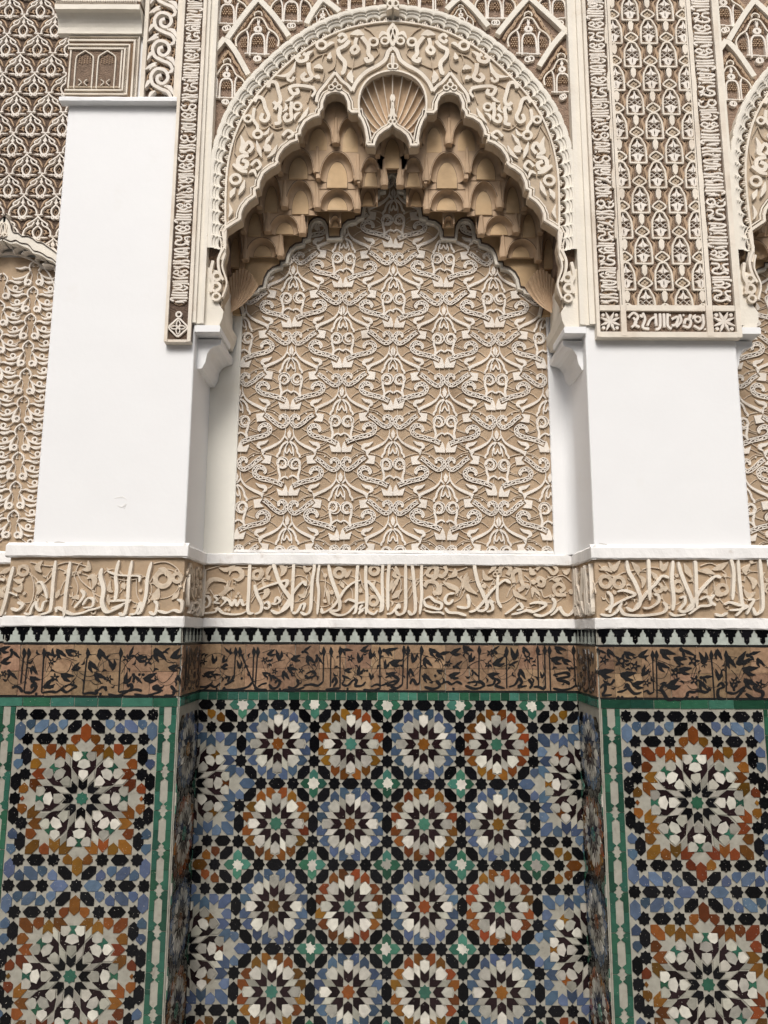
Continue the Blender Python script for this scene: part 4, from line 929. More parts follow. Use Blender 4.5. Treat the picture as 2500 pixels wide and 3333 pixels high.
for a, b in ((a0_, a1_), (c0_, c1_)):
    cx, cz_ = (a + b) / 2, (zq0 + zq1) / 2; r = (b - a) / 2 * .92
    mb = MB(front(-.024))
    for k in range(8): an = k * math.pi / 4 + math.pi / 8; mb.stroke([(cx, cz_), (cx + r * .5 * math.cos(an), cz_ + r * .5 * math.sin(an)), (cx + r * 1.08 * math.cos(an), cz_ + r * 1.08 * math.sin(an))], widths('~', r * .34, 3), -.002, .011 + k * .0002, 4)
    for k in range(4): an = k * math.pi / 2 + math.pi / 4; mb.disc(cx + r * .98 * math.cos(an), cz_ + r * .98 * math.sin(an), r * .22, -.002, .011, 8)
    o = mb.build('square_rosette', 'carve', t); o['kind'] = 'stuff'
# bottom line of script
fb = R4c
for it in parse('=17 470 1990 500 1960 530 1985 510 2030 540 2050;=16 490 2050 520 2020 500 1990;=17 560 1960 575 2000 560 2050 600 2060;=15 590 2040 610 2000 640 1990 640 2030;=17 640 1965 645 2040;=17 668 1965 668 2050 640 2062;=17 692 1965 695 2050;=17 716 1965 716 2040 740 2060;=17 740 2000 780 1985 770 2030 740 2040;=17 790 1970 800 2010 770 2050;=17 810 2040 850 2050 860 2010 830 2000 820 2030;=17 860 1970 850 2000;=17 880 2040 920 2060 940 2030 935 1970;o18 905 2000 13 0;~24 540 1970 560 1990;~24 870 2000 890 1970;d8 950 2062 815 1975 730 1975'):
    mb = MB(front(-.024)); draw(mb, fb, it, -.002, .011); mb.build('letter', 'carve', t)
MB(front(0)).box(b0_, b1_, zq0, zq1, .009, .0246).build('script_ground', 'wground', t)
for a, b, sd, lab in ((a0_, a1_, 11, 'upright strip of carved letters on the left side of the small windows'), (c0_, c1_, 23, 'upright strip of carved letters on the right side of the small windows')):
    s = thing('inscription_strip', lab, 'carved strip', ((a + b) / 2, 0, ztr), 'upright inscription strips')
    upright_on(s, a + .002, b - .002, ztr + .006, ZTOP, -.024, sd, hh=.0115)
RW = Fr(2000, 250, .16878, -.0255)
WM = motif(RW, 375, 510, [
 ('window_frame', 'cream', .013, '=36 352 268 425 288 466 350 508 420 530 520 540 640 546 752;=38 368 752 555 752', None),
 ('palmette', 'carve', .010, 'p 352 298 362 310 398 378 482 432 440 436 382 462 372 410;p 372 556 512 602 456 636 440 700 384 728 392 640', None),
 ('diamond_line', 'carve', .008, '=9 235 515 272 474 320 522 370 566;=9 235 515 270 548 320 512 370 470 ', 'stuff'),
 ('drop', 'cream', .020, 'p 690 272 752 372 752 470 716 528 692 500', None),
 ('quatrefoil_frame', 'cream', .022, '=34 714 548 790 590 842 645 800 690 722 730', None),
 ('feather', 'midtan', .005, '~60 520 318 590 400 560 500 585 600;=9 620 290 600 380 600 480 560 590;=9 640 330 625 440 615 560', 'stuff')], mir=True)
wdx = RW.w(375, 510, 689); wdz = RW.w(375, 510, 490) * 1.045
zc_ = RW(375, 510)[1]; xc_ = RW(375, 510)[0]
# drop and quatrefoil sit on the next axis: stamp the pieces by column
cols = [(b0_ + b1_) / 2 + k * wdx / 2 for k in (-2, -1, 0, 1, 2)]
Wm = [q for q in WM if q[0] in ('window_frame', 'palmette', 'diamond_line', 'feather')]
DM = motif(RW, 715, 635, [('drop', 'cream', .012, 'p 690 272 752 372 752 470 716 528 690 500', None), ('quatrefoil_frame', 'cream', .012, '=34 714 545 790 592 842 648 800 692 722 732', None), ('quatrefoil', 'tanlight', .006, 'd34 716 600 716 672;d34 756 636', 'stuff')])
zz = [zc_ + j * wdz for j in range(-14, 9)]
for ci, xk in enumerate(cols):
    for j, z in enumerate(zz):
        if z < ztr - .12 or z > ZTOP: continue
        win = (j + ci + 1) % 2 == 0
        pts_ = Wm if win else DM
        for nm, me, kind in pts_:
            zo = z if win else z - RW.w(375, 510, 125)
            xs = [v.co.x + xk for v in me.vertices]
            if max(xs) < b0_ - .004 or min(xs) > b1_ + .004 or max(v.co.z for v in me.vertices) + zo < ztr + .004: continue
            if min(xs) < b0_ - .034 or max(xs) > b1_ + .034: continue
            if min(v.co.z for v in me.vertices) + zo < ztr:
                me = me.copy(); b = bmesh.new(); b.from_mesh(me); bmesh.ops.bisect_plane(b, geom=b.verts[:] + b.edges[:] + b.faces[:], plane_co=(0, 0, ztr - .002 - zo), plane_no=(0, 0, -1), clear_outer=True); b.to_mesh(me); b.free()
                if not me.vertices: continue
            o = place(nm, me, t, Matrix.Translation((xk, -.0255 + random.uniform(-.0003, .0003), zo)))
            if kind: o['kind'] = kind

# ================================================================== spandrel above the arch
YP = .03
SPF = Fr(700, 0, .16878, YP)
t = thing('spandrel_panel', 'carved spandrel of diagonal bands and tiny arches above the central arch', 'carved panel', (AX, YP, 3.6))
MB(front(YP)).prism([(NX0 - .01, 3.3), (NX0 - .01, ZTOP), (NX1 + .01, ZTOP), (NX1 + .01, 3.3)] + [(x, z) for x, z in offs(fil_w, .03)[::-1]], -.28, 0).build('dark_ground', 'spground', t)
for sg, xs_ in ((0, (-.887, -.862, -.845, -.828)), (1, (.960, .935, .915, .893))):
    for k, (a, b, h) in enumerate(((0, 1, .052), (1, 2, .040), (2, 3, .046))):
        q0, q1 = sorted((xs_[a], xs_[b])); MB(front(YP)).prism([(q0, 2.99), (q1, 2.99), (q1, ZTOP), (q0, ZTOP)], -.02 - .001 * k, h, .003).build('upright_moulding', 'warm', t)
A2p, A3p = Fr(600, 0, .42194, YP), Fr(1250, 0, .42194, YP)
for fr_, txt in ((A2p, '=46 575 15 470 140 340 322;=46 575 15 700 150 810 305;=46 320 320 400 420 500 600;=46 1070 15 1000 110 945 210;=46 1070 15 1130 60 1200 115;=46 320 320 240 420;=46 1615 -60 1540 10'), (A3p, '=46 590 5 540 40 480 100;=46 590 5 690 100 800 230;=46 1110 5 990 140 870 290;=46 1110 5 1250 130 1390 262;=46 1390 262 1290 380 1190 535;=46 1390 262 1430 300;=46 70 -10 20 30')):
    for it in parse(txt): mb = MB(front(YP)); draw(mb, fr_, it, -.01, .024); mb.build('diagonal_band', 'warm', t)
SPM = motif(SPF, 865, 620, [
 ('beaded_border', 'midtan', .012, '=62 868 100 958 200 1012 320 1100 420 1152 530 1262 662 1332 800', 'stuff'),
 ('ogee', 'cream', .014, '=34 868 372 958 402 1020 500 1072 592 1200 682 1268 800 1250 930;=26 880 260 940 290 950 350', None),
 ('knot', 'carve', .015, 'o52 852 600 36 0;p 850 396 872 450 905 468 880 530 850 545', None),
 ('arcade', 'carve', .0145, '=38 848 684 938 694 988 800 990 1100;=32 1082 640 1042 760 1028 1082;=24 848 1066 1090 1066;o50 825 1160 30 0', None),
 ('fish_scale', 'midtan', .010, '\n'.join('d17 %d %d' % (870 + 44 * i + (22 if j % 2 else 0), 745 + 38 * j) for j in range(4) for i in range(3)) + '\n' + '\n'.join('d17 %d %d' % (1090 + 42 * i + (20 if j % 2 else 0), 760 + 38 * j) for j in range(5) for i in range(3)) + '\n' + '\n'.join('d15 %d %d' % (930 + 36 * i, 510 + 36 * j) for j in range(4) for i in range(3)), 'stuff'),
 ('tooth', 'pierced', .0135, '\n'.join('p %d %d %d %d %d %d' % (x - 14, y + 16, x + 14, y + 16, x, y - 16) for x, y in ((905, 140), (960, 215), (995, 300), (1045, 380), (1105, 445), (1150, 540), (1210, 610), (1270, 680), (1310, 740))), 'stuff')])
for fr_, x, y, s in ((A2p, 572, 250, 1.0), (A3p, 1110, 250, 1.0), (A2p, 330, 600, .9), (A3p, 1370, 560, .9), (A2p, 830, 10, .95), (A2p, 340, 30, .95), (A2p, 1330, -60, .9), (A3p, 330, -60, .9), (A3p, 850, -10, .95), (A3p, 1340, -10, .95), (A2p, 1070, 140, .6), (A3p, 590, 140, .6)):
    p = fr_(x, y); stamp(SPM, t, p[0], YP, p[1], s, s)

# ================================================================== left bay: lattice, blind arch, leaf panel
YL = .30
SB = Fr(0, 160, .13261, YL)
t = thing('lattice_panel', 'deeply carved lattice of white ogees at the upper left edge', 'carved panel', (-1.9, YL, 3.5))
LLf = Fr(0, 700, .1809, .28)
outp = [(110, 20), (180, 110), (235, 200), (250, 300), (290, 352), (380, 368), (455, 422), (545, 422), (640, 462), (720, 520), (820, 542), (905, 602), (1000, 660), (1120, 760)]
axL = LLf(108, 400)[0]; up = [LLf(x, y + 60) for x, y in outp]; up = [(2 * axL - x, z) for x, z in up[::-1]] + up
MB(front(YL)).prism(up + [(up[-1][0], ZTOP), (up[0][0], ZTOP)], -.03, 0).build('dark_ground', 'deep', t)
MB(front(YL)).box(up[-1][0], LX0 + .05, 3.3, ZTOP, -.03, 0).build('dark_ground', 'deep', t)
LM = motif(SB, 500, 500, [
 ('ogee', 'carve', .014, '=40 515 165 600 247 682 302 750 350 738 392;=40 612 298 648 380 752 430 812 508 822 622;=34 780 612 882 622', 'stuff'),
 ('bud', 'carve', .0135, 'p 508 232 520 240 540 290 562 330 520 382 508 384', 'stuff'),
 ('lens', 'carve', .013, '=42 512 388 586 460 598 540 556 622 500 690;o38 530 668 28 0;~48 560 660 640 652 742 650', 'stuff'),
 ('low_leaf', 'midtan', .006, '~46 715 230 800 292 842 382 870 452;~52 640 470 702 500 650 592;=10 500 470 530 540 500 600;~30 620 560 700 540 780 530', 'stuff')], wk=.88)
sdx = SB.w(500, 500, 778); sdz = (SB(500, 20)[1] - SB(500, 980)[1]) / 2
p0 = SB(505, 500)
for i in range(-4, 7):
    for j in range(-8, 9):
        x = p0[0] + i * sdx / 2; z = p0[1] + j * 2 * sdz + (sdz if i % 2 else 0)
        if z > ZTOP or x > LX0 + .06 or x < -2.3: continue
        q = [b for a, b in up if abs(a - x) < .09] or [3.42]
        if z < min(q) + .01: continue
        stamp(LM, t, x, YL, z)
LLf = Fr(0, 700, .1809, .28)
t = thing('blind_arch', 'scalloped cream blind arch at the left edge under the lattice', 'arch', (-1.9, .28, 3.2))
outp = [(110, 20), (180, 110), (235, 200), (250, 300), (290, 352), (380, 368), (455, 422), (545, 422), (640, 462), (720, 520), (820, 542), (905, 602), (1000, 660), (1120, 760)]
inp = [(1120, 1000), (985, 880), (900, 850), (830, 800), (745, 760), (650, 742), (560, 650), (430, 602), (345, 560), (250, 572), (110, 512)]
axL = LLf(108, 400)[0]
for tr in (LLf, TrM(LLf, axL)):
    MB(front(.28)).prism([tr(*p) for p in outp + inp], -.02, .030, .0).build('arch_moulding', 'warm', t)
    for it in parse('=14 112 40 190 130 245 230 262 312 300 372 385 388 450 440 545 440 640 480 715 540 815 562 900 622 1000 690 1100 770;=12 110 470 250 530 340 510 430 560 560 585 650 690 745 715 830 755 900 805 985 835 1100 940'): mb = MB(front(.28)); draw(mb, tr, it, .02, .0335); mb.build('groove', 'groove', t)
    for it in parse('=20 60 400 60 260 100 205 140 240 150 330 150 400;o30 150 420 20 0'): mb = MB(front(.28)); draw(mb, tr, it, .02, .036); mb.build('knot', 'cream', t)
    for it in parse('=12 110 520 200 560 232 660;=12 232 660 250 600 330 560 420 620 380 690;=12 380 690 440 640 560 640 630 700 632 800;=12 632 800 650 740 740 750 825 820 745 880;=12 745 880 830 870 960 900 970 1000'): mb = MB(front(.305)); draw(mb, tr, it, -.02, .02); mb.build('cusp', 'carve', t)
t = thing('leaf_panel', 'tan panel of carved drooping leaf sprays at the left edge beside the pier', 'carved panel', (-1.9, NY, PZ0))
MB(front(NY)).box(-2.4, LX0 + .05, Z_LEDGE, 3.5, -.002, .004).build('tan_ground', 'tan', t)
LLp = Fr(0, 700, .1809, NY - .004)
for tr in (LLp, TrM(LLp, axL)):
    for it in parse('=30 108 690 200 702 340 730 500 782 650 862 800 962 900 1082 962 1200 1010 1340'): mb = MB(front(NY - .004)); draw(mb, tr, it, -.002, .014); mb.build('fillet', 'carve', t)
LF = motif(LLp, 592, 1600, [('leaf', 'carve', .012, '<62 672 1500 722 1592 744 1690 712 1762;~46 688 1520 760 1600 850 1632 938 1640 985 1600;~46 762 1682 850 1720 945 1716;~48 690 1452 780 1440 850 1462 958 1450;=30 622 1306 690 1368 702 1440 668 1500', None), ('ring', 'carve', .0125, 'o46 676 1706 34 0;o40 890 1822 28 0', None), ('stem', 'carve', .006, '=13 640 1330 658 1400 624 1402;=9 672 1500 640 1580 650 1680;=9 740 1780 800 1820 850 1830;=9 655 1690 700 1730;=9 700 1685 655 1725', 'stuff')], wk=.85)
ldx = LLp.w(592, 1600, 578); ldz = LLp.w(592, 1600, 500) * 1.02; p0 = LLp(592, 1600)
for i in range(-3, 5):
    for j in range(-9, 9):
        x = p0[0] + i * ldx; z = p0[1] + j * ldz + (ldz / 2 if i % 2 else 0)
        if z < PZ0 + .05 or z > LLp(500, 1080)[1]: continue
        if x > LX0 + .02 or x < -2.12: continue
        stamp(LF, t, x, NY - .004, z)

# ================================================================== right bay repeats the central one
dX = 2.47
def copy_tree(root, label, group=None):
    r = root.copy(); COL.objects.link(r); r.location.x += dX; r['label'] = label
    for ch in list(root.children):
        vs = ch.data.vertices if ch.data else []
        if vs and min((ch.matrix_world @ v.co).x for v in vs) + dX > 2.15: continue
        inv = ch.matrix_parent_inverse.copy(); c = ch.copy(); COL.objects.link(c); c.parent = r; c.matrix_parent_inverse = inv
        for g in ch.children: k = g.copy(); COL.objects.link(k); k.parent = c
    return r
bpy.context.view_layer.update()
copy_tree(arch, 'partly visible carved arch at the right edge of the picture')
copy_tree(vt, 'partly visible ochre honeycomb vault at the right edge')
copy_tree(cp, 'strip of tan carved leaf panel at the right edge beyond the pier')
q = [o for o in bpy.data.objects if o.name == 'corbel'][0]
copy_tree(q, 'white plaster corbel at the right edge of the picture')
t = thing('spandrel_panel', 'carved spandrel at the upper right corner of the picture', 'carved panel', (AX + dX, YP, 3.6))
for o in [o for o in bpy.data.objects if o.name == 'spandrel_panel'][0].children:
    vs = o.data.vertices
    if min((o.matrix_world @ v.co).x for v in vs) + dX > 2.15: continue
    c = o.copy(); COL.objects.link(c); c.parent = t
    c.matrix_parent_inverse = Matrix.Translation((-(AX + dX), -YP, -3.6)); c.matrix_basis = Matrix.Translation((dX, 0, 0)) @ o.matrix_basis
# ================================================================== stucco inscription friezes
def F_(ox, Y): return Fr(ox, 1750, 0.42194, Y)
HG = .004
def scroll_fill(t, mp, u0, u1, z0, z1, m, h0, h1, wd, rad, seed, leaf=True, nm='scroll_vine'):
    rr = random.Random(seed); u = u0 + rad; k = 0; zm = (z0 + z1) / 2; Rm = (z1 - z0) * .40
    while u < u1 - rad * .7:
        c = (u, zm + (.12 if k % 2 else -.10) * (z1 - z0)); sg = 1 if k % 2 else -1; mb = MB(mp); pts = []
        for i in range(13):
            a = sg * (math.pi + i * .52); r = Rm * (1 - .052 * i); pts.append((c[0] + r * math.cos(a) * rr.uniform(.97, 1.03), c[1] + r * math.sin(a)))
        mb.stroke(pts, [wd] * 13, h0, h1 + k % 5 * .0001, 3); mb.build(nm, m, t)
        if leaf:
            for i in (2, 5, 7, 9, 11):
                p = pts[i]; a = sg * (math.pi + i * .52) + rr.uniform(.6, 1.6) * sg; L = rr.uniform(.016, .026); q = (p[0] + L * math.cos(a), p[1] + L * math.sin(a)); n_ = (-math.sin(a) * L * .3, math.cos(a) * L * .3)
                if not (z0 < q[1] < z1): continue
                mb = MB(mp); mb.stroke([p, ((p[0] + q[0]) / 2 + n_[0], (p[1] + q[1]) / 2 + n_[1]), q], [wd * .6, L * .46, wd * .3], h0, h1 + .0012 + i * .0001, 4); mb.build('small_leaf', m, t)
        u += rad * rr.uniform(1.5, 1.8); k += 1
def frieze(label, mp, u0, u1, loc): 
    t = thing('stucco_inscription', label, 'inscription', loc, 'carved stucco inscriptions')
    MB(mp).box(u0, u1, Z_FR0 - .004, Z_FR1 + .004, -.002, HG).build('tan_ground', 'tan', t)
    scroll_fill(t, mp, u0, u1, Z_FR0 + .012, Z_FR1 - .012, 'leaf', HG - .001, HG + .0045, .0042, .075, len(label))
    return t
def relief(t, mp, tr, txt, name, m, h, lo=HG - .001):
    for it in parse(txt):
        if it[0] != 'd': it = (it[0], it[1] * (.98 if name == 'letter' else .95), it[2])
        mb = MB(mp); draw(mb, tr, it, lo, HG + h, 5, name == 'letter'); mb.build(name, m, t)
C_L = '''=22 150 212 150 330 148 520 128 548;=19 120 530 160 505 148 462 183 452 205 490 190 530 150 545;=19 110 588 180 582 245 572 262 545 300 580 370 592 440 588 488 566
=25 512 195 506 300 502 420 497 570 540 582;=17 270 445 238 452 262 480 238 500 282 508;=21 285 530 325 488 300 462 350 485 372 525 395 480 412 525 440 478 460 520 492 505
=26 545 365 570 450 602 520 590 570 548 590;=27 560 412 640 376 740 345 795 333 792 368 760 402;=27 690 200 702 240 732 330 772 400 822 480 790 545 722 582 672 560;=25 945 372 918 345 870 390 830 450 790 512 745 575
=21 620 512 642 496 662 520 648 548 618 538;=21 700 505 716 460 742 488 712 512 676 508;=24 848 198 842 330 832 572;=25 1006 198 1004 250 990 330 984 430 974 560 938 592 898 574;=23 835 575 862 582 890 548 905 518 932 514 918 562
=21 1046 198 1030 330 1040 420 1028 592;=27 1114 208 1130 290 1160 380 1186 450 1202 512 1188 560 1120 562;=25 1362 330 1300 352 1240 402 1190 480 1140 542 1072 578 1062 545;=25 1342 195 1332 300 1330 420 1325 558 1298 590
=23 1120 570 1190 598 1260 582 1330 512 1392 500;=23 1238 500 1270 478 1332 498;=25 1402 198 1400 330 1410 460 1402 592;=23 1410 332 1450 372 1490 430 1522 500 1510 562;=23 1532 198 1526 330 1530 540 1500 572;=23 1582 198 1570 320 1570 562
=20 1345 592 1362 560 1400 542 1420 572 1462 590 1492 560;=18 1350 535 1375 520 1352 552 1380 560 1348 585;=20 1560 590 1600 580 1640 545 1660 520'''
C_LO = '''~42 335 352 290 330 222 325 174 372 172 420 205 432;~46 350 292 368 250 420 243 452 290 420 326 378 315;~40 345 330 320 420 280 440;~44 270 232 330 250 410 205;~44 380 395 340 400 290 440 270 430;d14 405 455 435 455 420 432 322 558 350 558
o34 568 288 26 0;~50 590 230 600 280 560 330;~60 600 330 640 420 600 480;~40 700 200 650 250 640 310;~52 640 290 660 330;~62 735 205 770 250 745 300;~40 760 260 800 220;~50 920 215 945 250 985 230;~46 900 310 930 350 950 330;~46 880 440 920 450 950 410;~36 1080 370 1110 440 1120 520
o36 1195 272 30 0;~54 1240 240 1250 290 1290 250;~44 1210 340 1230 390;d20 1088 295 1140 425 1358 410;~36 1070 480 1100 500;o34 1465 252 30 0;~50 1480 330 1450 380 1470 420;o34 1460 488 28 0;~46 1440 215 1470 200;~40 1610 330 1580 420;~44 1640 240 1620 290 1650 310;~50 1600 470 1640 440 1650 410'''
C_R = '''=25 42 195 30 330 30 562;=25 166 200 166 330 166 520 150 580 108 592 88 562;=25 215 195 226 300 236 420 240 560 210 592 184 562;=23 291 195 286 330 290 450 274 592;=21 30 592 62 580 92 540 112 514 122 548
=23 300 482 350 458 392 490 442 510 430 552 380 542 320 522 308 484;=17 312 562 372 576 432 576 462 592;=25 542 430 490 440 468 488 500 512 532 478;=23 470 542 500 576 570 582 632 602;=25 640 438 652 490 640 540 558 532
=27 692 200 700 260 722 350 762 440 792 520 770 562 716 562;=27 972 352 930 330 870 370 810 430 760 500 702 560 652 572;=23 842 500 808 488 832 522 830 560 788 572;=21 876 290 870 380 872 480 902 542;=23 928 592 962 570 1002 540 1042 508 1062 546 1018 562
=27 1118 512 1180 500 1242 515 1210 547 1150 572 1100 562 1040 580 978 594;=25 1148 592 1220 602 1290 562 1312 500 1288 468;=25 1456 210 1460 330 1466 450 1466 540 1430 592 1388 592 1360 560 1348 538 1308 580 1278 602'''
C_RO = '''~50 330 240 400 230 395 300 340 350;=30 360 230 330 280 370 300 400 280;=34 310 380 340 340 400 350 420 400 380 440;~60 440 350 420 420 370 420;=32 420 290 450 300 480 260 465 220;~54 500 310 545 280 545 240;~50 450 340 500 370 560 400 550 440;~48 600 400 620 330 640 270
~60 650 300 640 380 720 440;~50 760 250 780 310 840 320;~40 800 280 840 240 870 215;o16 855 285 12 0;o16 885 285 12 0;o14 870 262 12 0;=36 950 290 972 240 930 212 898 235 890 275;=36 1000 350 990 280 1040 250 1050 320 1070 380 1030 410;~50 990 400 1020 440 1100 480
~60 1120 230 1140 270 1170 280;=30 1170 250 1210 215 1260 240 1300 280 1330 250 1300 215;=34 1180 350 1190 310 1230 330 1220 370 1180 360;=32 1400 440 1330 440 1305 390 1345 355 1385 390 1350 420;~50 1370 250 1400 270 1430 240;d22 770 375 1100 375 1150 345 1440 420;d13 1280 455 1302 450 645 402 668 402 1410 603;~46 1140 460 1150 400 1200 450;~44 1290 320 1330 330 1360 310
~44 90 215 100 260 130 300;~40 130 290 90 350 60 430;~46 60 460 100 430 140 400;~40 200 300 230 330'''
VINE_C = '''=8 170 250 300 215 420 230 560 235;=8 200 400 260 470 330 420 360 330;=8 640 420 560 440 520 500;=8 780 240 860 220 960 240;=8 960 250 980 330 930 430 880 490;=8 760 420 730 500 740 570;=8 1060 250 1090 330 1080 460;=8 1220 330 1290 400 1300 470;=8 1350 260 1380 380 1440 450;=8 1500 260 1600 240;=8 1600 330 1560 430'''
VINE_R = '''=8 60 230 130 330 110 470;=8 240 380 290 310 340 240;=8 300 230 420 230 540 260 640 230;=8 560 300 600 350 560 450;=8 760 320 720 420;=8 850 320 800 420 830 480;=8 1080 290 1130 350 1090 440;=8 1000 230 1100 250 1180 240;=8 1270 330 1370 290 1440 340;=8 1210 400 1230 460 1290 440;=8 480 330 450 300'''
t = frieze('long carved stucco inscription across the back of the central niche', front(NY), NX0 + .004, NX1 - .004, (AX, NY, Z_FR0))
for ox, a, b, c in ((600, C_L, C_LO, VINE_C), (1250, C_R, C_RO, VINE_R)):
    f = F_(ox, NY); relief(t, front(NY), f, c, 'vine', 'vine', .007); relief(t, front(NY), f, b, 'leaf', 'leaf', .010); relief(t, front(NY), f, a, 'letter', 'cream', .016)
L_L = '''=27 120 225 92 330 62 470 22 605;=23 80 420 150 450;=26 444 180 426 330 410 520 392 572 330 592;=26 556 188 536 330 520 450 508 606;=21 200 582 242 592 262 540 290 498 302 545 332 562 352 502 382 488
=24 450 575 452 540 500 560 562 590 640 582 700 560 762 545 802 528;=23 640 408 662 440 640 482 586 542;=21 650 522 690 468 732 480 722 532 656 542;=32 800 238 788 300 812 400 800 500 832 572 900 552 962 520;=26 930 178 905 290 912 400 898 492
=17 840 260 900 285 1000 296 1082 300 1086 345;=26 1030 180 1005 330 996 480 970 592 928 582;=26 1180 190 1150 300 1135 450 1100 562 1068 592;=24 860 492 930 485 1012 490 940 520 868 547;=23 1010 592 1062 580 1092 500 1102 562;=22 1160 572 1202 592 1222 520 1198 488
=24 1220 562 1290 580 1350 560 1402 572 1412 500 1376 478;=26 100 545 150 560 190 520 150 500;=19 300 350 330 345 360 400 380 470'''
L_O = '''o38 190 255 26 0;~46 110 320 160 340 200 310;~60 180 350 160 400 110 390;~60 340 180 300 230 330 270;~56 640 250 690 240 690 180;~60 280 350 320 390 300 440;~54 680 320 720 300 740 340 720 400;o60 1262 320 42 0;~80 1230 390 1210 450 1170 480;~46 1230 240 1270 250 1290 300;o34 1372 310 30 0;~50 1330 480 1390 420
d16 315 595 345 595 198 432 638 408 625 268 1090 410;o18 728 570 12 0;~46 560 470 600 460 620 480;~40 500 280 560 240;~44 860 330 850 400 880 420;~40 840 440 850 520;~50 950 350 970 400;~44 440 470 470 400'''
L_V = '''=8 150 220 230 260 270 360 260 480 210 570;=8 240 190 400 220 540 190 700 230;=8 340 360 400 300 420 230;=8 580 300 610 400 560 520;=8 600 260 640 340 740 420;=8 760 280 720 400 760 500;=8 860 300 960 330 1060 320 1120 300;=8 1190 200 1290 190 1380 250 1400 360 1360 460;=8 1240 240 1170 330 1130 440;=8 1060 320 1060 430 1090 500;=8 300 400 280 500 330 560;=8 580 300 610 220 640 190'''
t = frieze('carved stucco inscription with tall letters on the left pier', front(0), BX0 - .003, NX0 + .003, (-1.24, 0, Z_FR0))
f = F_(0, 0); relief(t, front(0), f, L_V, 'vine', 'vine', .007); relief(t, front(0), f, L_O, 'leaf', 'leaf', .009); relief(t, front(0), f, L_L, 'letter', 'cream', .016)
R_L = '''=28 560 180 572 260 622 350 662 460 650 532 600 562 556 540;=26 882 312 830 300 780 360 720 420 660 500 616 562;=26 725 170 730 280 735 485;=28 915 180 905 330 920 480 910 562;=28 955 190 970 260 1012 370 1050 460 1062 540 1000 572 956 560;=26 1282 312 1240 300 1190 340 1120 420 1070 500 1014 564
=26 1085 180 1090 280 1096 545;=26 1360 170 1380 280 1370 482;=26 1415 175 1420 290 1440 480 1450 540 1398 604;=26 1580 170 1590 290 1602 470 1596 560 1550 592 1526 540;=26 486 420 540 408 622 440 560 470 500 500 440 540 428 582;=24 408 418 440 450 442 520 398 562
=24 358 592 430 602 482 572 522 500;=26 510 540 540 590 650 602 780 592 850 572 862 530 838 498;=24 768 438 802 450 800 500 740 542 686 542;=24 968 470 1002 458 1002 510 956 562;=22 888 580 930 602 1012 592;=26 1118 482 1180 458 1202 520 1120 532 1036 592
=24 1232 440 1200 490 1242 522;=24 1308 520 1350 500 1420 520 1482 530 1450 552 1346 562;=26 1238 592 1290 602 1332 580;=22 1488 482 1532 480 1510 530 1478 592'''
R_O = '''o44 398 340 32 0;o42 500 345 32 0;~50 350 250 400 240 450 270;~60 420 190 460 240 510 180;~60 600 190 640 240 650 290;~60 820 180 840 240 880 190;o40 960 375 30 0;o34 800 388 26 0;~54 830 400 880 390;~50 650 290 690 330 680 390;~46 740 260 780 300 800 340
~60 1000 200 1030 260 1060 310;~56 1110 260 1180 260 1240 285;~56 1220 250 1280 230 1340 190;o38 1300 400 28 0;~54 1230 360 1260 430 1300 450;~60 1510 210 1470 250 1480 290;~60 1490 300 1540 340 1530 400;~60 1460 400 1500 450 1550 420;d18 470 425 945 295 1318 295 1520 190 1640 330;~46 1120 430 1160 410 1180 440;d12 1310 600 1330 600;~50 1640 430 1610 380 1650 350'''
R_V = '''=8 350 210 450 300 540 270 640 250;=8 480 330 440 400;=8 680 250 740 230 820 240;=8 840 330 900 420 940 420;=8 1050 300 1100 380 1160 420;=8 1130 220 1220 200 1330 280;=8 1320 300 1340 400;=8 1450 280 1480 220 1560 190;=8 1560 330 1600 420;=8 640 420 600 480;=8 740 400 760 460'''
t = frieze('carved stucco inscription with crossing letters on the right pier', front(0), NX1 - .003, BX1 + .003, (1.29, 0, Z_FR0))
f = F_(1800, 0); relief(t, front(0), f, R_V, 'vine', 'vine', .007); relief(t, front(0), f, R_O, 'leaf', 'leaf', .010); relief(t, front(0), f, R_L, 'letter', 'cream', .016)
# the same hand carries on round the jambs and into the next bays
class TrS:                                # squeezes a traced stretch into u0..u1
    def __init__(s, x0, x1, u0, u1, zt=Z_FR1 - .006, zb=Z_FR0 + .008, y0=180, y1=604): s.__dict__.update(locals())
    def __call__(s, x, y): return (s.u0 + (x - s.x0) / (s.x1 - s.x0) * (s.u1 - s.u0), s.zt + (y - s.y0) / (s.y1 - s.y0) * (s.zb - s.zt))
    def w(s, x, y, n): return n * .00052
def inside(txt, a, b):
    out = []
    for ln in txt.strip().split('\n'):
        for it in ln.split(';'):
            q = [float(c) for c in it.split()[1:]]
            if it.strip()[0] in 'od': xs = [q[0]]
            else: xs = q[0::2]
            if xs and min(xs) > a and max(xs) < b: out.append(it)
    return '\n'.join(out)
for mp, lab, X, src in ((faceR(NX0), 'narrow carved inscription on the left jamb of the niche', NX0, (C_R, C_RO)), (faceL(NX1), 'narrow carved inscription on the right jamb of the niche', NX1, (C_L, C_LO))):
    t = frieze(lab, mp, .004, NY - .006, (X, .17, Z_FR0)); tr = TrS(820, 1480, .012, NY - .012)
    relief(t, mp, tr, inside(src[1], 830, 1470), 'leaf', 'leaf', .010); relief(t, mp, tr, inside(src[0], 830, 1470), 'letter', 'cream', .016)
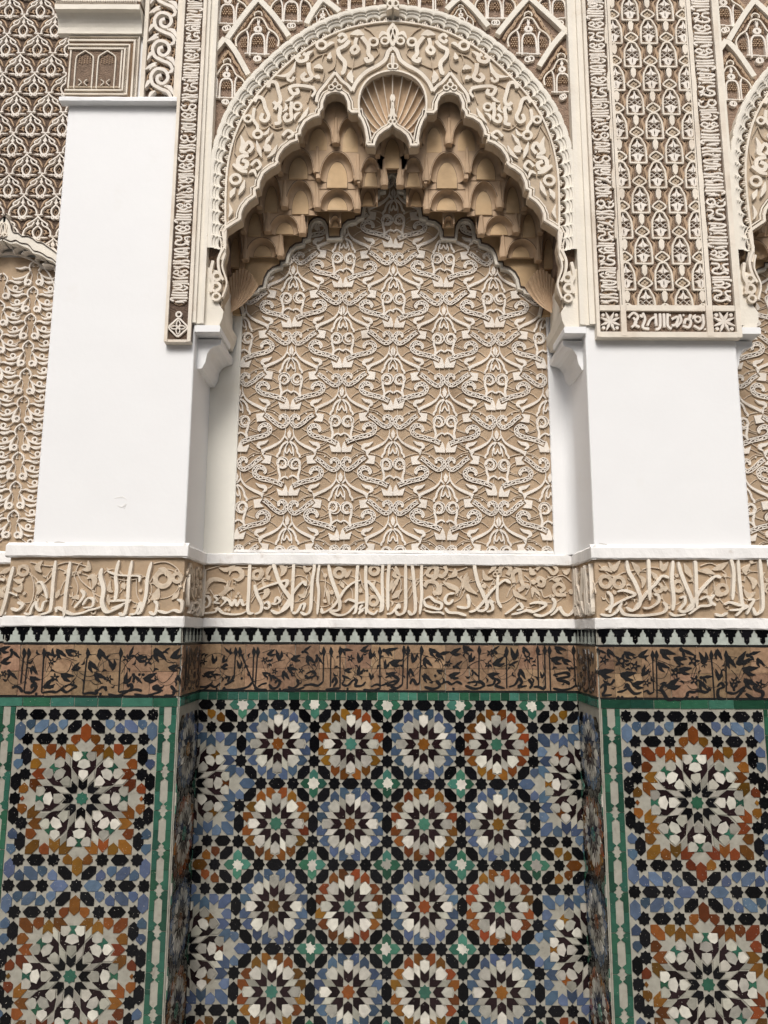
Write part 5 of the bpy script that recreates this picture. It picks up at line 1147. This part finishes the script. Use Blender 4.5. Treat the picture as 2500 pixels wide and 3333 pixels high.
for x0, x1, lab in ((-2.3, BX0 - .004, 'sliver of carved inscription at the far left edge'), (BX1 + .004, 2.3, 'sliver of carved inscription at the far right edge')):
    t = frieze(lab, front(NY), x0, x1, ((x0 + x1) / 2, NY, Z_FR0)); tr = TrS(330, 1630, x0 + .01, x1 - .01)
    relief(t, front(NY), tr, inside(R_O, 330, 1630), 'leaf', 'leaf', .010); relief(t, front(NY), tr, inside(R_L, 330, 1630), 'letter', 'cream', .016)

# ================================================================== black script on terracotta tiles
def script(label, base, mp, u0, u1, wd, loc, ph=0.0):
    t = thing('script_tile_frieze', label, 'inscription', loc, 'black script tile friezes')
    MB(mp).box(u0, u1, Z_SC0, Z_SC1 - .0005, -.002, HG - .001).build('tile_bed', 'grout', t)
    zm = (Z_SC0 + Z_SC1) / 2 - .002; x = u0 - ph
    while x < u1 - .004:
        e = x + wd * random.uniform(.94, 1.06)
        for a, b in ((Z_SC0 + .0085, zm), (zm + .001, Z_SC1 - .001)): tile('terracotta_tile', [(x + .0005, a), (e - .0005, a), (e - .0005, b), (x + .0005, b)], 'terra', t, base, (u0, u1, 0, 3), th=.0024, tilt=.0015)
        tile('line_tile', [(x, Z_SC0 + .0008), (e - .0008, Z_SC0 + .0008), (e - .0008, Z_SC0 + .0075), (x, Z_SC0 + .0075)], 'ink', t, base, (u0, u1, 0, 3)); x = e
    mid = (u0 + u1) / 2; scroll_fill(t, mp, u0, u1, Z_SC0 + .014, Z_SC1 - .008, 'ink', HP + .0012, HP + .0028, .0022, .062, len(label) + 3)
    return t
def inkwork(t, mp, tr, txt, nm, h=.0016):
    for it in parse(txt):
        if it[0] not in 'do': it = (it[0], it[1] * (1.12 if nm == 'letter' else .74), it[2])
        mb = MB(mp); draw(mb, tr, it, HP + .0012, HP + .0026 + h, 4, nm == 'letter'); mb.build(nm, 'ink', t)
def flowers(lst):                         # x y size angle kind
    out = []
    for (x, y, s, a, k) in lst:
        c, si = math.cos(math.radians(a)), math.sin(math.radians(a))
        def R(px, py): return '%d %d' % (x + s * (px * c - py * si), y + s * (px * si + py * c))
        if k == 'f':
            for j in range(5): b = j * 72; out.append('~%d %s %s %s' % (s * .62, R(.16 * math.cos(math.radians(b)), .16 * math.sin(math.radians(b))), R(.6 * math.cos(math.radians(b)), .6 * math.sin(math.radians(b))), R(1.0 * math.cos(math.radians(b)), 1.0 * math.sin(math.radians(b)))))
            out.append('o%d %s %d 0' % (s * .34, R(0, 0), s * .28))
        elif k == 'b': out += ['~%d %s %s %s' % (s * 1.1, R(-1, 0), R(0, -.15), R(1.1, -.5)), '~%d %s %s %s' % (s * .9, R(-.8, .1), R(0, .5), R(.9, .5)), 'd%d %s' % (s * .45, R(-.5, .1))]
        else: out += ['~%d %s %s %s' % (s * .95, R(-1, .5), R(0, -.2), R(1, -.9)), '~%d %s %s %s' % (s * .8, R(-1, .5), R(-.1, .55), R(.5, 1)), 'd%d %s' % (s * .4, R(-.9, .5))]
    return '\n'.join(out)
def alif(x0, y0, x1, y1, w=21): return '=%d %d %d %d %d;~34 %d %d %d %d %d %d' % (w, x0, y0 + 30, x1, y1, x0, y0, x0 + 2, y0 + 40, x0, y0 + 80)
SC_L = ';'.join([alif(398, 842, 388, 1060), alif(430, 842, 545, 1150), alif(538, 842, 530, 1110), alif(568, 842, 548, 1172), alif(1076, 840, 1072, 1110), alif(1132, 840, 1128, 1150), alif(1202, 838, 1202, 1160), alif(1508, 840, 1510, 1160)]) + '''
=22 388 1060 360 1110 312 1135;=22 530 1110 490 1150 400 1172 312 1172 318 1150;=20 90 1120 75 1160 100 1180 150 1172 200 1140;=18 110 1148 160 1150 200 1135 240 1150 280 1120;=17 310 1080 350 1075 340 1110 390 1100
=22 545 1150 575 1172 640 1170;=18 570 1150 600 1130 640 1120;=20 655 1130 680 1160 720 1150 740 1110 720 1100 700 1120;=22 760 1172 860 1172 930 1150;=20 800 1150 840 1160 880 1130 870 1090;=20 920 1140 980 1130 1030 1140 1072 1110
=20 940 1050 990 1030 1010 1060 960 1080 930 1060;=21 1090 1172 1150 1165 1200 1160;=20 1140 1120 1160 1080 1175 1110 1150 1150;=20 1215 1130 1260 1140 1300 1100 1330 1100 1320 1140 1370 1140 1400 1110;=22 1380 1172 1450 1178 1510 1160;=18 1440 1150 1480 1130 1520 1140;=20 1520 1140 1580 1120 1640 1100;=22 1580 1170 1640 1178;d11 1260 1165 252 1165 445 1085 738 1168 1390 1025 1410 1025'''
FL_L = flowers([(150, 955, 32, 0, 'f'), (130, 890, 34, -60, 'l'), (230, 940, 36, -80, 'b'), (310, 940, 32, -60, 'b'), (340, 870, 30, -100, 'l'), (190, 1050, 40, 0, 'b'), (250, 1060, 30, 40, 'l'), (310, 995, 30, 0, 'b'), (425, 980, 34, -90, 'b'), (625, 945, 32, 20, 'f'), (670, 890, 36, -20, 'b'), (730, 910, 44, -90, 'b'),
 (860, 930, 40, -10, 'b'), (945, 865, 34, 0, 'l'), (970, 940, 44, 60, 'b'), (1040, 940, 34, 90, 'l'), (905, 1025, 26, 0, 'f'), (830, 1015, 40, 30, 'b'), (700, 1030, 26, 0, 'f'), (630, 1050, 30, 20, 'b'), (690, 1080, 34, 60, 'l'), (780, 1060, 40, 70, 'b'), (1285, 930, 32, 0, 'f'), (1250, 870, 38, 40, 'l'), (1350, 930, 40, -80, 'b'), (1440, 900, 38, -70, 'b'),
 (1265, 1020, 30, 0, 'b'), (1250, 1080, 28, 60, 'l'), (1350, 1030, 40, -60, 'b'), (1440, 1070, 30, -90, 'b'), (1555, 980, 36, -70, 'b'), (1600, 870, 40, 20, 'l'), (1620, 960, 40, 0, 'b'), (1600, 1050, 34, 30, 'l'), (1390, 860, 36, -20, 'b')])
SV = '''=6 130 1000 180 920 260 890 330 920;=6 200 1090 260 1000 330 1010;=6 600 890 680 860;=6 640 1000 700 960 780 940;=6 740 900 820 890 900 960;=6 660 1040 700 1100 760 1110;=6 830 960 900 1090 1000 1040 1060 900;=6 900 1000 960 980 1010 1030;=6 1100 900 1110 1010;=6 1220 960 1240 1060 1220 1120;=6 1300 990 1330 1090;=6 1400 960 1450 1000;=6 1380 880 1430 870 1480 950;=6 1530 920 1560 1060;=6 410 900 450 980 440 1060'''
f2, f3 = F_(600, NY), F_(1250, NY)
t = script('black script and flowers on terracotta tiles across the central niche', Matrix.Translation((0, NY - HP, 0)), front(NY), NX0 + .004, NX1 - .004, .1165, (AX, NY, Z_SC0), .02)
inkwork(t, front(NY), f2, SC_L, 'letter'); inkwork(t, front(NY), f2, FL_L, 'flower', .0012); inkwork(t, front(NY), f2, SV, 'vine', .0006)
SC_R = ';'.join([alif(152, 830, 142, 1130), alif(184, 830, 178, 1165), alif(288, 832, 272, 1120), alif(732, 832, 730, 1100), alif(942, 838, 945, 1160), alif(1182, 832, 1190, 1150), alif(1236, 832, 1242, 1140), alif(1272, 832, 1282, 1180), alif(1458, 832, 1475, 1140)]) + '''
=22 10 1080 60 1060 110 1090 80 1130 20 1140;=22 142 1130 100 1160 50 1150;=20 200 1130 220 1090 250 1130 272 1120;=22 310 1150 380 1165 430 1140 400 1100;=18 420 1140 480 1110 520 1130 560 1110 600 1130;=22 625 1140 700 1165 770 1140 730 1100;=18 640 1120 700 1110 760 1120;=20 790 1140 840 1130 860 1090 890 1110 860 1140 930 1160
=20 960 1150 1010 1130 1040 1080 1060 1120 1030 1150 1100 1140;=20 1110 1090 1140 1130 1120 1160;=20 1150 1150 1190 1150 1230 1165 1242 1140;=24 1300 1060 1400 1040 1420 1070 1330 1090 1400 1110 1430 1130;=20 1300 1160 1370 1175 1440 1160 1475 1140 1520 1150 1545 1120;d12 535 1165 1530 1165 395 1065'''
FL_R = flowers([(40, 870, 40, 30, 'l'), (90, 970, 40, -10, 'b'), (225, 930, 40, -80, 'b'), (210, 1040, 36, 80, 'b'), (330, 960, 44, 60, 'b'), (380, 880, 44, 40, 'b'), (412, 940, 26, 0, 'f'), (455, 900, 44, 20, 'l'), (500, 970, 28, 0, 'f'), (550, 880, 44, -10, 'b'), (570, 980, 34, 0, 'l'), (640, 860, 44, 40, 'b'), (670, 930, 36, -60, 'b'), (330, 1080, 40, 60, 'b'), (430, 1030, 28, 20, 'b'),
 (540, 1060, 44, 0, 'b'), (700, 1050, 30, 80, 'l'), (820, 890, 34, 0, 'f'), (860, 860, 30, 0, 'l'), (800, 980, 28, 0, 'f'), (880, 960, 50, -20, 'b'), (1000, 900, 50, -90, 'b'), (1000, 970, 30, 10, 'l'), (1110, 930, 40, 0, 'f'), (1090, 870, 36, 60, 'b'), (1060, 1050, 44, 80, 'b'), (840, 1060, 44, 10, 'b'), (1330, 940, 50, 10, 'b'), (1400, 950, 36, 30, 'b'), (1350, 860, 44, 30, 'b'), (1520, 900, 34, 60, 'b'), (1530, 1050, 30, 90, 'l'), (1440, 1010, 26, 40, 'l'), (1215, 1060, 26, -90, 'b')])
inkwork(t, front(NY), f3, SC_R, 'letter'); inkwork(t, front(NY), f3, FL_R, 'flower', .0012); inkwork(t, front(NY), f3, SV.replace('=6', '=6'), 'vine', .0006)
SP_L = ';'.join([alif(192, 850, 168, 1120), alif(228, 850, 192, 1190), alif(346, 850, 328, 1190), alif(682, 850, 645, 1200), alif(936, 850, 920, 1190)]) + '''
=22 192 1190 250 1192 285 1150 260 1130 250 1160;=20 328 1195 400 1185 440 1190 480 1170 520 1190 570 1160 600 1150;=18 500 1150 550 1130 600 1150;=22 645 1205 700 1195 750 1200 745 1170;=18 760 1180 800 1150 830 1180;=24 840 1205 900 1220 960 1200 1020 1160 1010 1130 990 1150;=22 920 1190 1000 1180 1050 1170 1100 1180;=24 1040 1205 1120 1220 1200 1200 1240 1180 1210 1140 1190 1160 1260 1180;=22 1270 1215 1330 1215 1350 1180 1320 1140;=20 1330 1190 1385 1180;=18 100 1150 150 1150 180 1190;d13 285 1205 412 1150 790 1155 820 1155 1080 1055 1110 1055 780 1205'''
FP_L = flowers([(40, 860, 44, 0, 'b'), (50, 950, 44, -20, 'b'), (120, 900, 40, 80, 'l'), (40, 1050, 30, 0, 'f'), (100, 1060, 40, 80, 'l'), (390, 890, 40, -120, 'l'), (408, 955, 32, 0, 'f'), (470, 890, 44, 50, 'b'), (550, 880, 44, 20, 'b'), (605, 900, 30, 0, 'f'), (265, 1020, 36, 80, 'b'), (270, 1090, 40, 30, 'b'), (430, 1080, 38, -20, 'f'), (380, 1130, 50, -30, 'b'), (520, 1070, 50, 20, 'b'), (590, 1000, 40, -30, 'b'), (720, 990, 50, 60, 'b'), (790, 900, 50, 70, 'b'), (870, 980, 46, -100, 'b'), (850, 1090, 32, 0, 'f'), (770, 1070, 50, 40, 'b'), (980, 930, 34, 0, 'f'), (1020, 890, 40, -30, 'l'), (1090, 930, 44, 10, 'b'), (1140, 950, 46, 40, 'f'), (1230, 900, 60, 60, 'b'), (980, 1090, 46, -60, 'b'), (1160, 1080, 56, -10, 'b'), (1060, 1090, 40, 80, 'l'), (1360, 900, 50, -30, 'b'), (1340, 1000, 40, 0, 'b'), (1290, 870, 26, 0, 'l'), (1380, 1090, 34, 90, 'b')])
SVP = '''=6 160 900 200 960 260 930;=6 260 950 300 1060;=6 380 960 420 1030 520 1040 560 960;=6 440 1120 500 1160 590 1080;=6 620 1040 680 1070 740 1050 770 960;=6 470 900 540 930 600 950;=6 840 900 930 890;=6 940 1050 990 960 1080 880;=6 1040 980 1100 1060 1060 1120;=6 1160 1000 1200 1060 1260 1120 1330 1060 1370 960;=6 1260 920 1300 960 1360 960;=6 700 1100 740 1130 800 1120'''
t = script('black script and flowers on terracotta tiles on the left pier', Matrix.Translation((0, -HP, 0)), front(0), BX0 - .003, NX0 + .003, .113, (-1.24, 0, Z_SC0), .03)
f = F_(0, 0); inkwork(t, front(0), f, SP_L, 'letter'); inkwork(t, front(0), f, FP_L, 'flower', .0012); inkwork(t, front(0), f, SVP, 'vine', .0006)
SP_R = ';'.join([alif(762, 868, 772, 1190, 18), alif(792, 868, 798, 1250), alif(1214, 868, 1240, 1250), alif(1328, 868, 1330, 1190)]) + '''
=22 360 1160 390 1130 400 1170 380 1215 450 1210;=20 400 1120 440 1130 470 1090;=22 490 1190 540 1180 580 1150 560 1130 620 1200 680 1190;=18 690 1190 720 1180 740 1200 772 1190;=24 820 1130 860 1120 830 1160 850 1200 880 1245 930 1250;=20 850 1130 900 1150 960 1140;=24 920 1230 960 1250 1020 1230 1040 1190 1080 1190 1120 1180 1180 1190 1200 1150;=22 1260 1150 1290 1120 1310 1150 1270 1170 1270 1230 1320 1245;=22 1330 1190 1390 1200 1430 1180 1470 1150 1440 1200 1400 1240;=24 1480 1200 1540 1240 1600 1230 1610 1190 1560 1170 1540 1140;=20 1430 1190 1480 1180;d13 500 1230 530 1230 635 1232 1070 1232 1105 1232 400 1085 1440 1245'''
FP_R = flowers([(390, 940, 40, 0, 'f'), (440, 890, 40, 60, 'b'), (370, 880, 30, 60, 'l'), (400, 1040, 60, 10, 'b'), (525, 950, 60, 0, 'f'), (580, 900, 44, 30, 'b'), (630, 990, 44, 0, 'f'), (690, 900, 44, -20, 'b'), (700, 1030, 44, -60, 'b'), (570, 1060, 60, 10, 'b'), (650, 1130, 50, 0, 'b'), (720, 1120, 34, 0, 'f'), (870, 890, 60, 30, 'b'), (840, 990, 50, 40, 'b'), (940, 1040, 44, 0, 'f'), (970, 940, 50, 20, 'b'), (1030, 890, 50, 60, 'l'), (1080, 950, 50, 0, 'f'), (1155, 930, 50, -100, 'b'), (1160, 980, 26, 0, 'f'),
 (1010, 1020, 50, 10, 'b'), (920, 1130, 60, -20, 'b'), (1090, 1100, 44, 0, 'f'), (1150, 1140, 44, 70, 'b'), (1180, 1080, 40, 30, 'l'), (1270, 900, 44, 80, 'b'), (1270, 1060, 44, -90, 'b'), (1365, 960, 50, 70, 'b'), (1450, 940, 60, -40, 'b'), (1510, 1020, 60, 10, 'b'), (1400, 1110, 44, 0, 'f'), (1380, 1140, 34, -80, 'l'), (1510, 1120, 56, 40, 'b'), (1540, 900, 44, 20, 'l'), (1590, 960, 40, 60, 'b'), (1590, 1130, 40, 0, 'f')])
t = script('black script and flowers on terracotta tiles on the right pier', Matrix.Translation((0, -HP, 0)), front(0), NX1 - .003, BX1 + .003, .116, (1.29, 0, Z_SC0), .055)
f = F_(1800, 0); inkwork(t, front(0), f, SP_R, 'letter'); inkwork(t, front(0), f, FP_R, 'flower', .0012)
inkwork(t, front(0), f, '\n'.join('=6 ' + ' '.join('%d %d' % (int(a) + 330, int(b) + 40) for a, b in zip(q.split()[1::2], q.split()[2::2])) for q in SVP.split(';')), 'vine', .0006)
for mp, lab, X, src, bs, sg in ((faceR(NX0 + .004), 'narrow black script tiles on the left jamb of the niche', NX0, (SC_R, FL_R), Matrix.Translation((NX0 + .004 + HP, 0, 0)) @ Matrix.Rotation(math.pi / 2, 4, 'Z'), 1),
                            (lambda u, v, h: faceL(NX1 - .004)(-u, v, h), 'narrow black script tiles on the right jamb of the niche', NX1, (SC_L, FL_L), Matrix.Translation((NX1 - .004 - HP, 0, 0)) @ Matrix.Rotation(-math.pi / 2, 4, 'Z'), -1)):
    a, b = (.004, NY - .007) if sg > 0 else (-NY + .007, -.004)
    t = script(lab, bs, mp, a, b, .115, (X, .17, Z_SC0)); tr = TrS(30, 830, a + .006, b - .006, Z_SC1 - .008, Z_SC0 + .014, 835, 1185)
    inkwork(t, mp, tr, inside(src[0], 40, 820), 'letter'); inkwork(t, mp, tr, inside(src[1], 40, 820), 'flower', .0012)
for x0, x1, lab in ((-2.3, BX0 - .004, 'sliver of black script tiles at the far left edge'), (BX1 + .004, 2.3, 'sliver of black script tiles at the far right edge')):
    t = script(lab, Matrix.Translation((0, NY - HP, 0)), front(NY), x0, x1, .115, ((x0 + x1) / 2, NY, Z_SC0)); tr = TrS(300, 1640, x0 + .01, x1 - .01, Z_SC1 - .008, Z_SC0 + .014, 850, 1240)
    inkwork(t, front(NY), tr, inside(SP_R, 300, 1640), 'letter'); inkwork(t, front(NY), tr, inside(FP_R, 300, 1640), 'flower', .0012)
# --- centre
zc = thing('zellige_dado', 'central mosaic dado of blue and orange rosettes below the niche', 'tile dado', (AX, NY, FLOOR), 'mosaic tile dados')
bed(zc, front(NY), NX0 - .01, NX1 + .01); bF = baseF(NY - HP)
SX, SZ = .16835, .1749; bd = (NX0 + .006, NX1 - .006, ZB, Z_GR0 - .002); X0C, Z0C = -.486, 1.0925
for r in range(4):
    for c in range(4): small_cell(zc, bF, (X0C - SX * 1.2, NX1, ZB, Z_GR0 - .002), X0C + c * 2 * SX, Z0C - r * 2 * SZ, SX, SZ, (r + c) % 2)
def one(nm, poly, m, t, b, bdn): tile(nm, poly, m, t, b, bdn)
for c in range(4):                        # top edge pieces
    for s in (-1, 1): tile('star_tile', [(X0C + c * 2 * SX + (.435 * s + x) * SX, Z0C + SZ + z * SZ) for x, z in star8(.165)], 'gblack', zc, bF, bd)
    tile('hexagon_tile', [(X0C + c * 2 * SX + x * SX, Z0C + SZ + z * SZ) for x, z in HEXH], 'gblack', zc, bF, bd)
for r in range(4):                        # left edge pieces
    for s in (-1, 1): tile('star_tile', [(X0C - SX + x * SX, Z0C - r * 2 * SZ + (.435 * s + z) * SZ) for x, z in star8(.165)], 'gblack', zc, bF, bd)
    tile('hexagon_tile', [(X0C - SX + x * SX, Z0C - r * 2 * SZ + z * SZ) for x, z in HEXV], 'gblack', zc, bF, bd)
for r in range(-1, 4):
    for c in range(-1, 4):
        if c in (-1, 3) and r in (0, 2): continue
        corner(zc, bF, bd, X0C + c * 2 * SX + SX, Z0C - r * 2 * SZ - SZ, SX, SZ)
BU, BUZ = .157, 4 * SZ / 4.36
for sg, cx in ((1, X0C - SX - 1.53 * .157), (-1, X0C + 7 * SX + 1.53 * .157)):
    for k in range(3):
        cz = Z0C - SZ - k * 4 * SZ
        big_rosette(zc, bF, bd, cx, cz, BU, BUZ, 'gblue', 'ggreen', 'ghoney')
        def q(nm, poly, dx, dz, m): tile(nm, [(cx + sg * (dx + x) * BU, cz + (dz + z) * BUZ) for x, z in poly], m, zc, bF, bd)
        q('hexagon_tile', HEXH, 1.74, 0, 'gblue')
        for s in (1, -1):
            q('pentagon_tile', pent(0 if s > 0 else 2), 1.52, .30 * s, 'gsky'); q('star_tile', star8(.165), .63, 1.55 * s, 'gblack'); q('hexagon_tile', HEXH, 1.085, 1.55 * s, 'gblack')
            q('pentagon_tile', pent(0), .27, 1.52 * s, 'gsky'); q('lozenge_tile', diag(s), .32, 1.86 * s, 'gblack'); q('lozenge_tile', diag(s), 1.2, 1.87 * s, 'gblack')
            q('pentagon_tile', pent(0 if s > 0 else 2), .62, 1.91 * s, 'ghoney'); q('pentagon_tile', pent(2 if s > 0 else 0), .89, 1.84 * s, 'ghoney'); q('hexagon_tile', HEXV, .06, 1.75 * s, 'gblue')
        q('hexagon_tile', HEXH, .44, -2.18, 'ghoney' if k == 0 else 'gblack'); q('star_tile', star8(.165), .875, -2.18, 'gblack')
        if k == 0: q('hexagon_tile', HEXH, .44, 2.18, 'gblack'); q('star_tile', star8(.165), .875, 2.18, 'gblack'); q('star_tile', star8(.165), .06, 2.18, 'gblack')
green_row(zc, bF, NX0 + .004, NX1 - .004, Z_GR0, Z_SC0 - .001, .046)
# --- piers
def pier_dado(label, cx, cz, u, uz, x0, x1, s0, s1):
    t = thing('zellige_dado', label, 'tile dado', ((x0 + x1) / 2, 0, FLOOR), 'mosaic tile dados')
    bed(t, front(0), x0, x1); b = baseF(-HP)
    pier_panel(t, b, cx, cz, u, uz, (s0, s1, ZB, Z_GR0 - .003))
    border_strip(t, b, x0 + .003, s0 - .002, ZB, Z_GR0 - .002); border_strip(t, b, s1 + .002, x1 - .003, ZB, Z_GR0 - .002)
    green_row(t, b, x0 + .002, x1 - .002, Z_GR0, Z_SC0 - .001, .115)
    return t
tl = pier_dado('left pier mosaic dado of orange rosettes between green borders', -1.2426, .92, .1575, .1545, BX0 - .004, NX0 + .004, -1.540, -.946)
trr = pier_dado('right pier mosaic dado of orange rosettes between green borders', 1.2965, .913, .1580, .158, NX1 - .004, BX1 + .004, .998, 1.594)
# --- jambs of the niche
for nm, mp, rz, X, lab in (('L', faceR(NX0 + .004), math.pi / 2, NX0 + .004, 'narrow mosaic dado on the left jamb of the niche'), ('R', faceL(NX1 - .004), -math.pi / 2, NX1 - .004, 'narrow mosaic dado on the right jamb of the niche')):
    t = thing('zellige_dado', lab, 'tile dado', (X, .17, FLOOR), 'mosaic tile dados')
    sg = 1 if rz > 0 else -1
    MB(mp).box(.002, NY - .006, FLOOR, Z_SC0 + .0015, -.002, HP).build('white_tile_bed', 'grout', t)
    b = Matrix.Translation((X + sg * HP, 0, 0)) @ Matrix.Rotation(rz, 4, 'Z')
    u0, u1 = (.004, NY - .008) if sg > 0 else (-NY + .008, -.004); bb = (u0, u1, ZB, Z_GR0 - .003)
    um = (u0 + u1) / 2
    for r in range(4):
        small_cell(t, b, bb, um, Z0C - r * 2 * SZ, SX, SZ, r % 2)
        for s in (-1, 1): tile('star_tile', [(um - SX + x * SX, Z0C - r * 2 * SZ + (.435 * s + z) * SZ) for x, z in star8(.165)], 'gblack', t, b, bb)
        for s in (-1, 1): corner(t, b, bb, um + s * SX, Z0C - r * 2 * SZ - SZ, SX, SZ)
    green_row(t, b, u0, u1, Z_GR0, Z_SC0 - .001, .06)
# slivers of the bays beyond the piers
for x0, x1, lab in ((-2.3, BX0 - .004, 'sliver of mosaic dado at the far left edge beyond the left pier'), (BX1 + .004, 2.3, 'sliver of mosaic dado at the far right edge beyond the right pier')):
    t = thing('zellige_dado', lab, 'tile dado', ((x0 + x1) / 2, NY, FLOOR), 'mosaic tile dados')
    bed(t, front(NY), x0, x1)
    sg = 1 if x0 > 0 else -1; a = BX1 if sg > 0 else BX0
    for r in range(4): small_cell(t, bF, (min(a, a + sg * .25), max(a, a + sg * .25), ZB, Z_GR0 - .002), a + sg * .1, Z0C - r * 2 * SZ, SX, SZ, r % 2)
    green_row(t, bF, *( (x0, x1) if sg > 0 else (x0, x1)), Z_GR0, Z_SC0 - .001, .05)

# ================================================================== merlon band
BLK = [(-.44, 0), (.44, 0), (.43, .16), (.30, .30), (.30, .50), (.15, .50), (.15, .84), (0, 1.0), (-.15, .84), (-.15, .50), (-.30, .50), (-.30, .30), (-.43, .16)]
def merlons(label, base, mp, u0, u1, per, ph=0.0):
    loc = base @ Vector(((u0 + u1) / 2, 0, Z_SC1))
    t = thing('merlon_frieze', label, 'tile band', loc, 'stepped merlon tile bands')
    MB(mp).box(u0, u1, Z_SC1 + .008, Z_ML1 + .004, -.002, HP - .001).build('tile_bed', 'grout', t)
    n = int((u1 - u0) / per) + 2
    for k in range(n):
        c = u0 + (k + ph) * per; H = Z_ML1 - Z_SC1 - .012
        tile('black_tile', [(c + x * per, Z_ML1 - .001 - z * H) for x, z in BLK], 'gblack', t, base, (u0, u1, 0, 3), tilt=.012)
        wh = [(c + per * .5 + x * per, Z_ML1 - .001 - z * H) for x, z in ((-.49, 1.03), (.49, 1.03), (.335, .86), (.335, .53), (.185, .53), (.185, .33), (.06, .18), (.05, .02), (-.05, .02), (-.06, .18), (-.185, .33), (-.185, .53), (-.335, .53), (-.335, .86))]
        tile('white_tile', wh, 'gpale', t, base, (u0, u1, 0, 3), th=.0026, tilt=.012)
    x = u0
    while x < u1 - .004: e = min(u1, x + .115 * random.uniform(.8, 1.1)); tile('line_tile', [(x, Z_SC1), (e - .0008, Z_SC1), (e - .0008, Z_SC1 + .0075), (x, Z_SC1 + .0075)], 'ink', t, base, (u0, u1, 0, 3)); x = e
    return t
jL = Matrix.Translation((NX0 + .004 + HP, 0, 0)) @ Matrix.Rotation(math.pi / 2, 4, 'Z'); jR = Matrix.Translation((NX1 - .004 - HP, 0, 0)) @ Matrix.Rotation(-math.pi / 2, 4, 'Z')
merlons('black and white merlon tile band across the central niche', bF, front(NY), NX0 + .004, NX1 - .004, .0655, .62)
merlons('black and white merlon tile band on the left pier', baseF(-HP), front(0), BX0 - .003, NX0 + .003, .0640, .25)
merlons('black and white merlon tile band on the right pier', baseF(-HP), front(0), NX1 - .003, BX1 + .003, .0680, .35)
merlons('narrow merlon tile band on the left jamb of the niche', jL, faceR(NX0 + .004), .004, NY - .007, .062, .3)
merlons('narrow merlon tile band on the right jamb of the niche', jR, lambda u, v, h: faceL(NX1 - .004)(-u, v, h), -NY + .007, -.004, .062, .3)
merlons('sliver of merlon tile band at the far left edge', bF, front(NY), -2.2, BX0 - .004, .0655, .3)
merlons('sliver of merlon tile band at the far right edge', bF, front(NY), BX1 + .004, 2.2, .0655, .3)
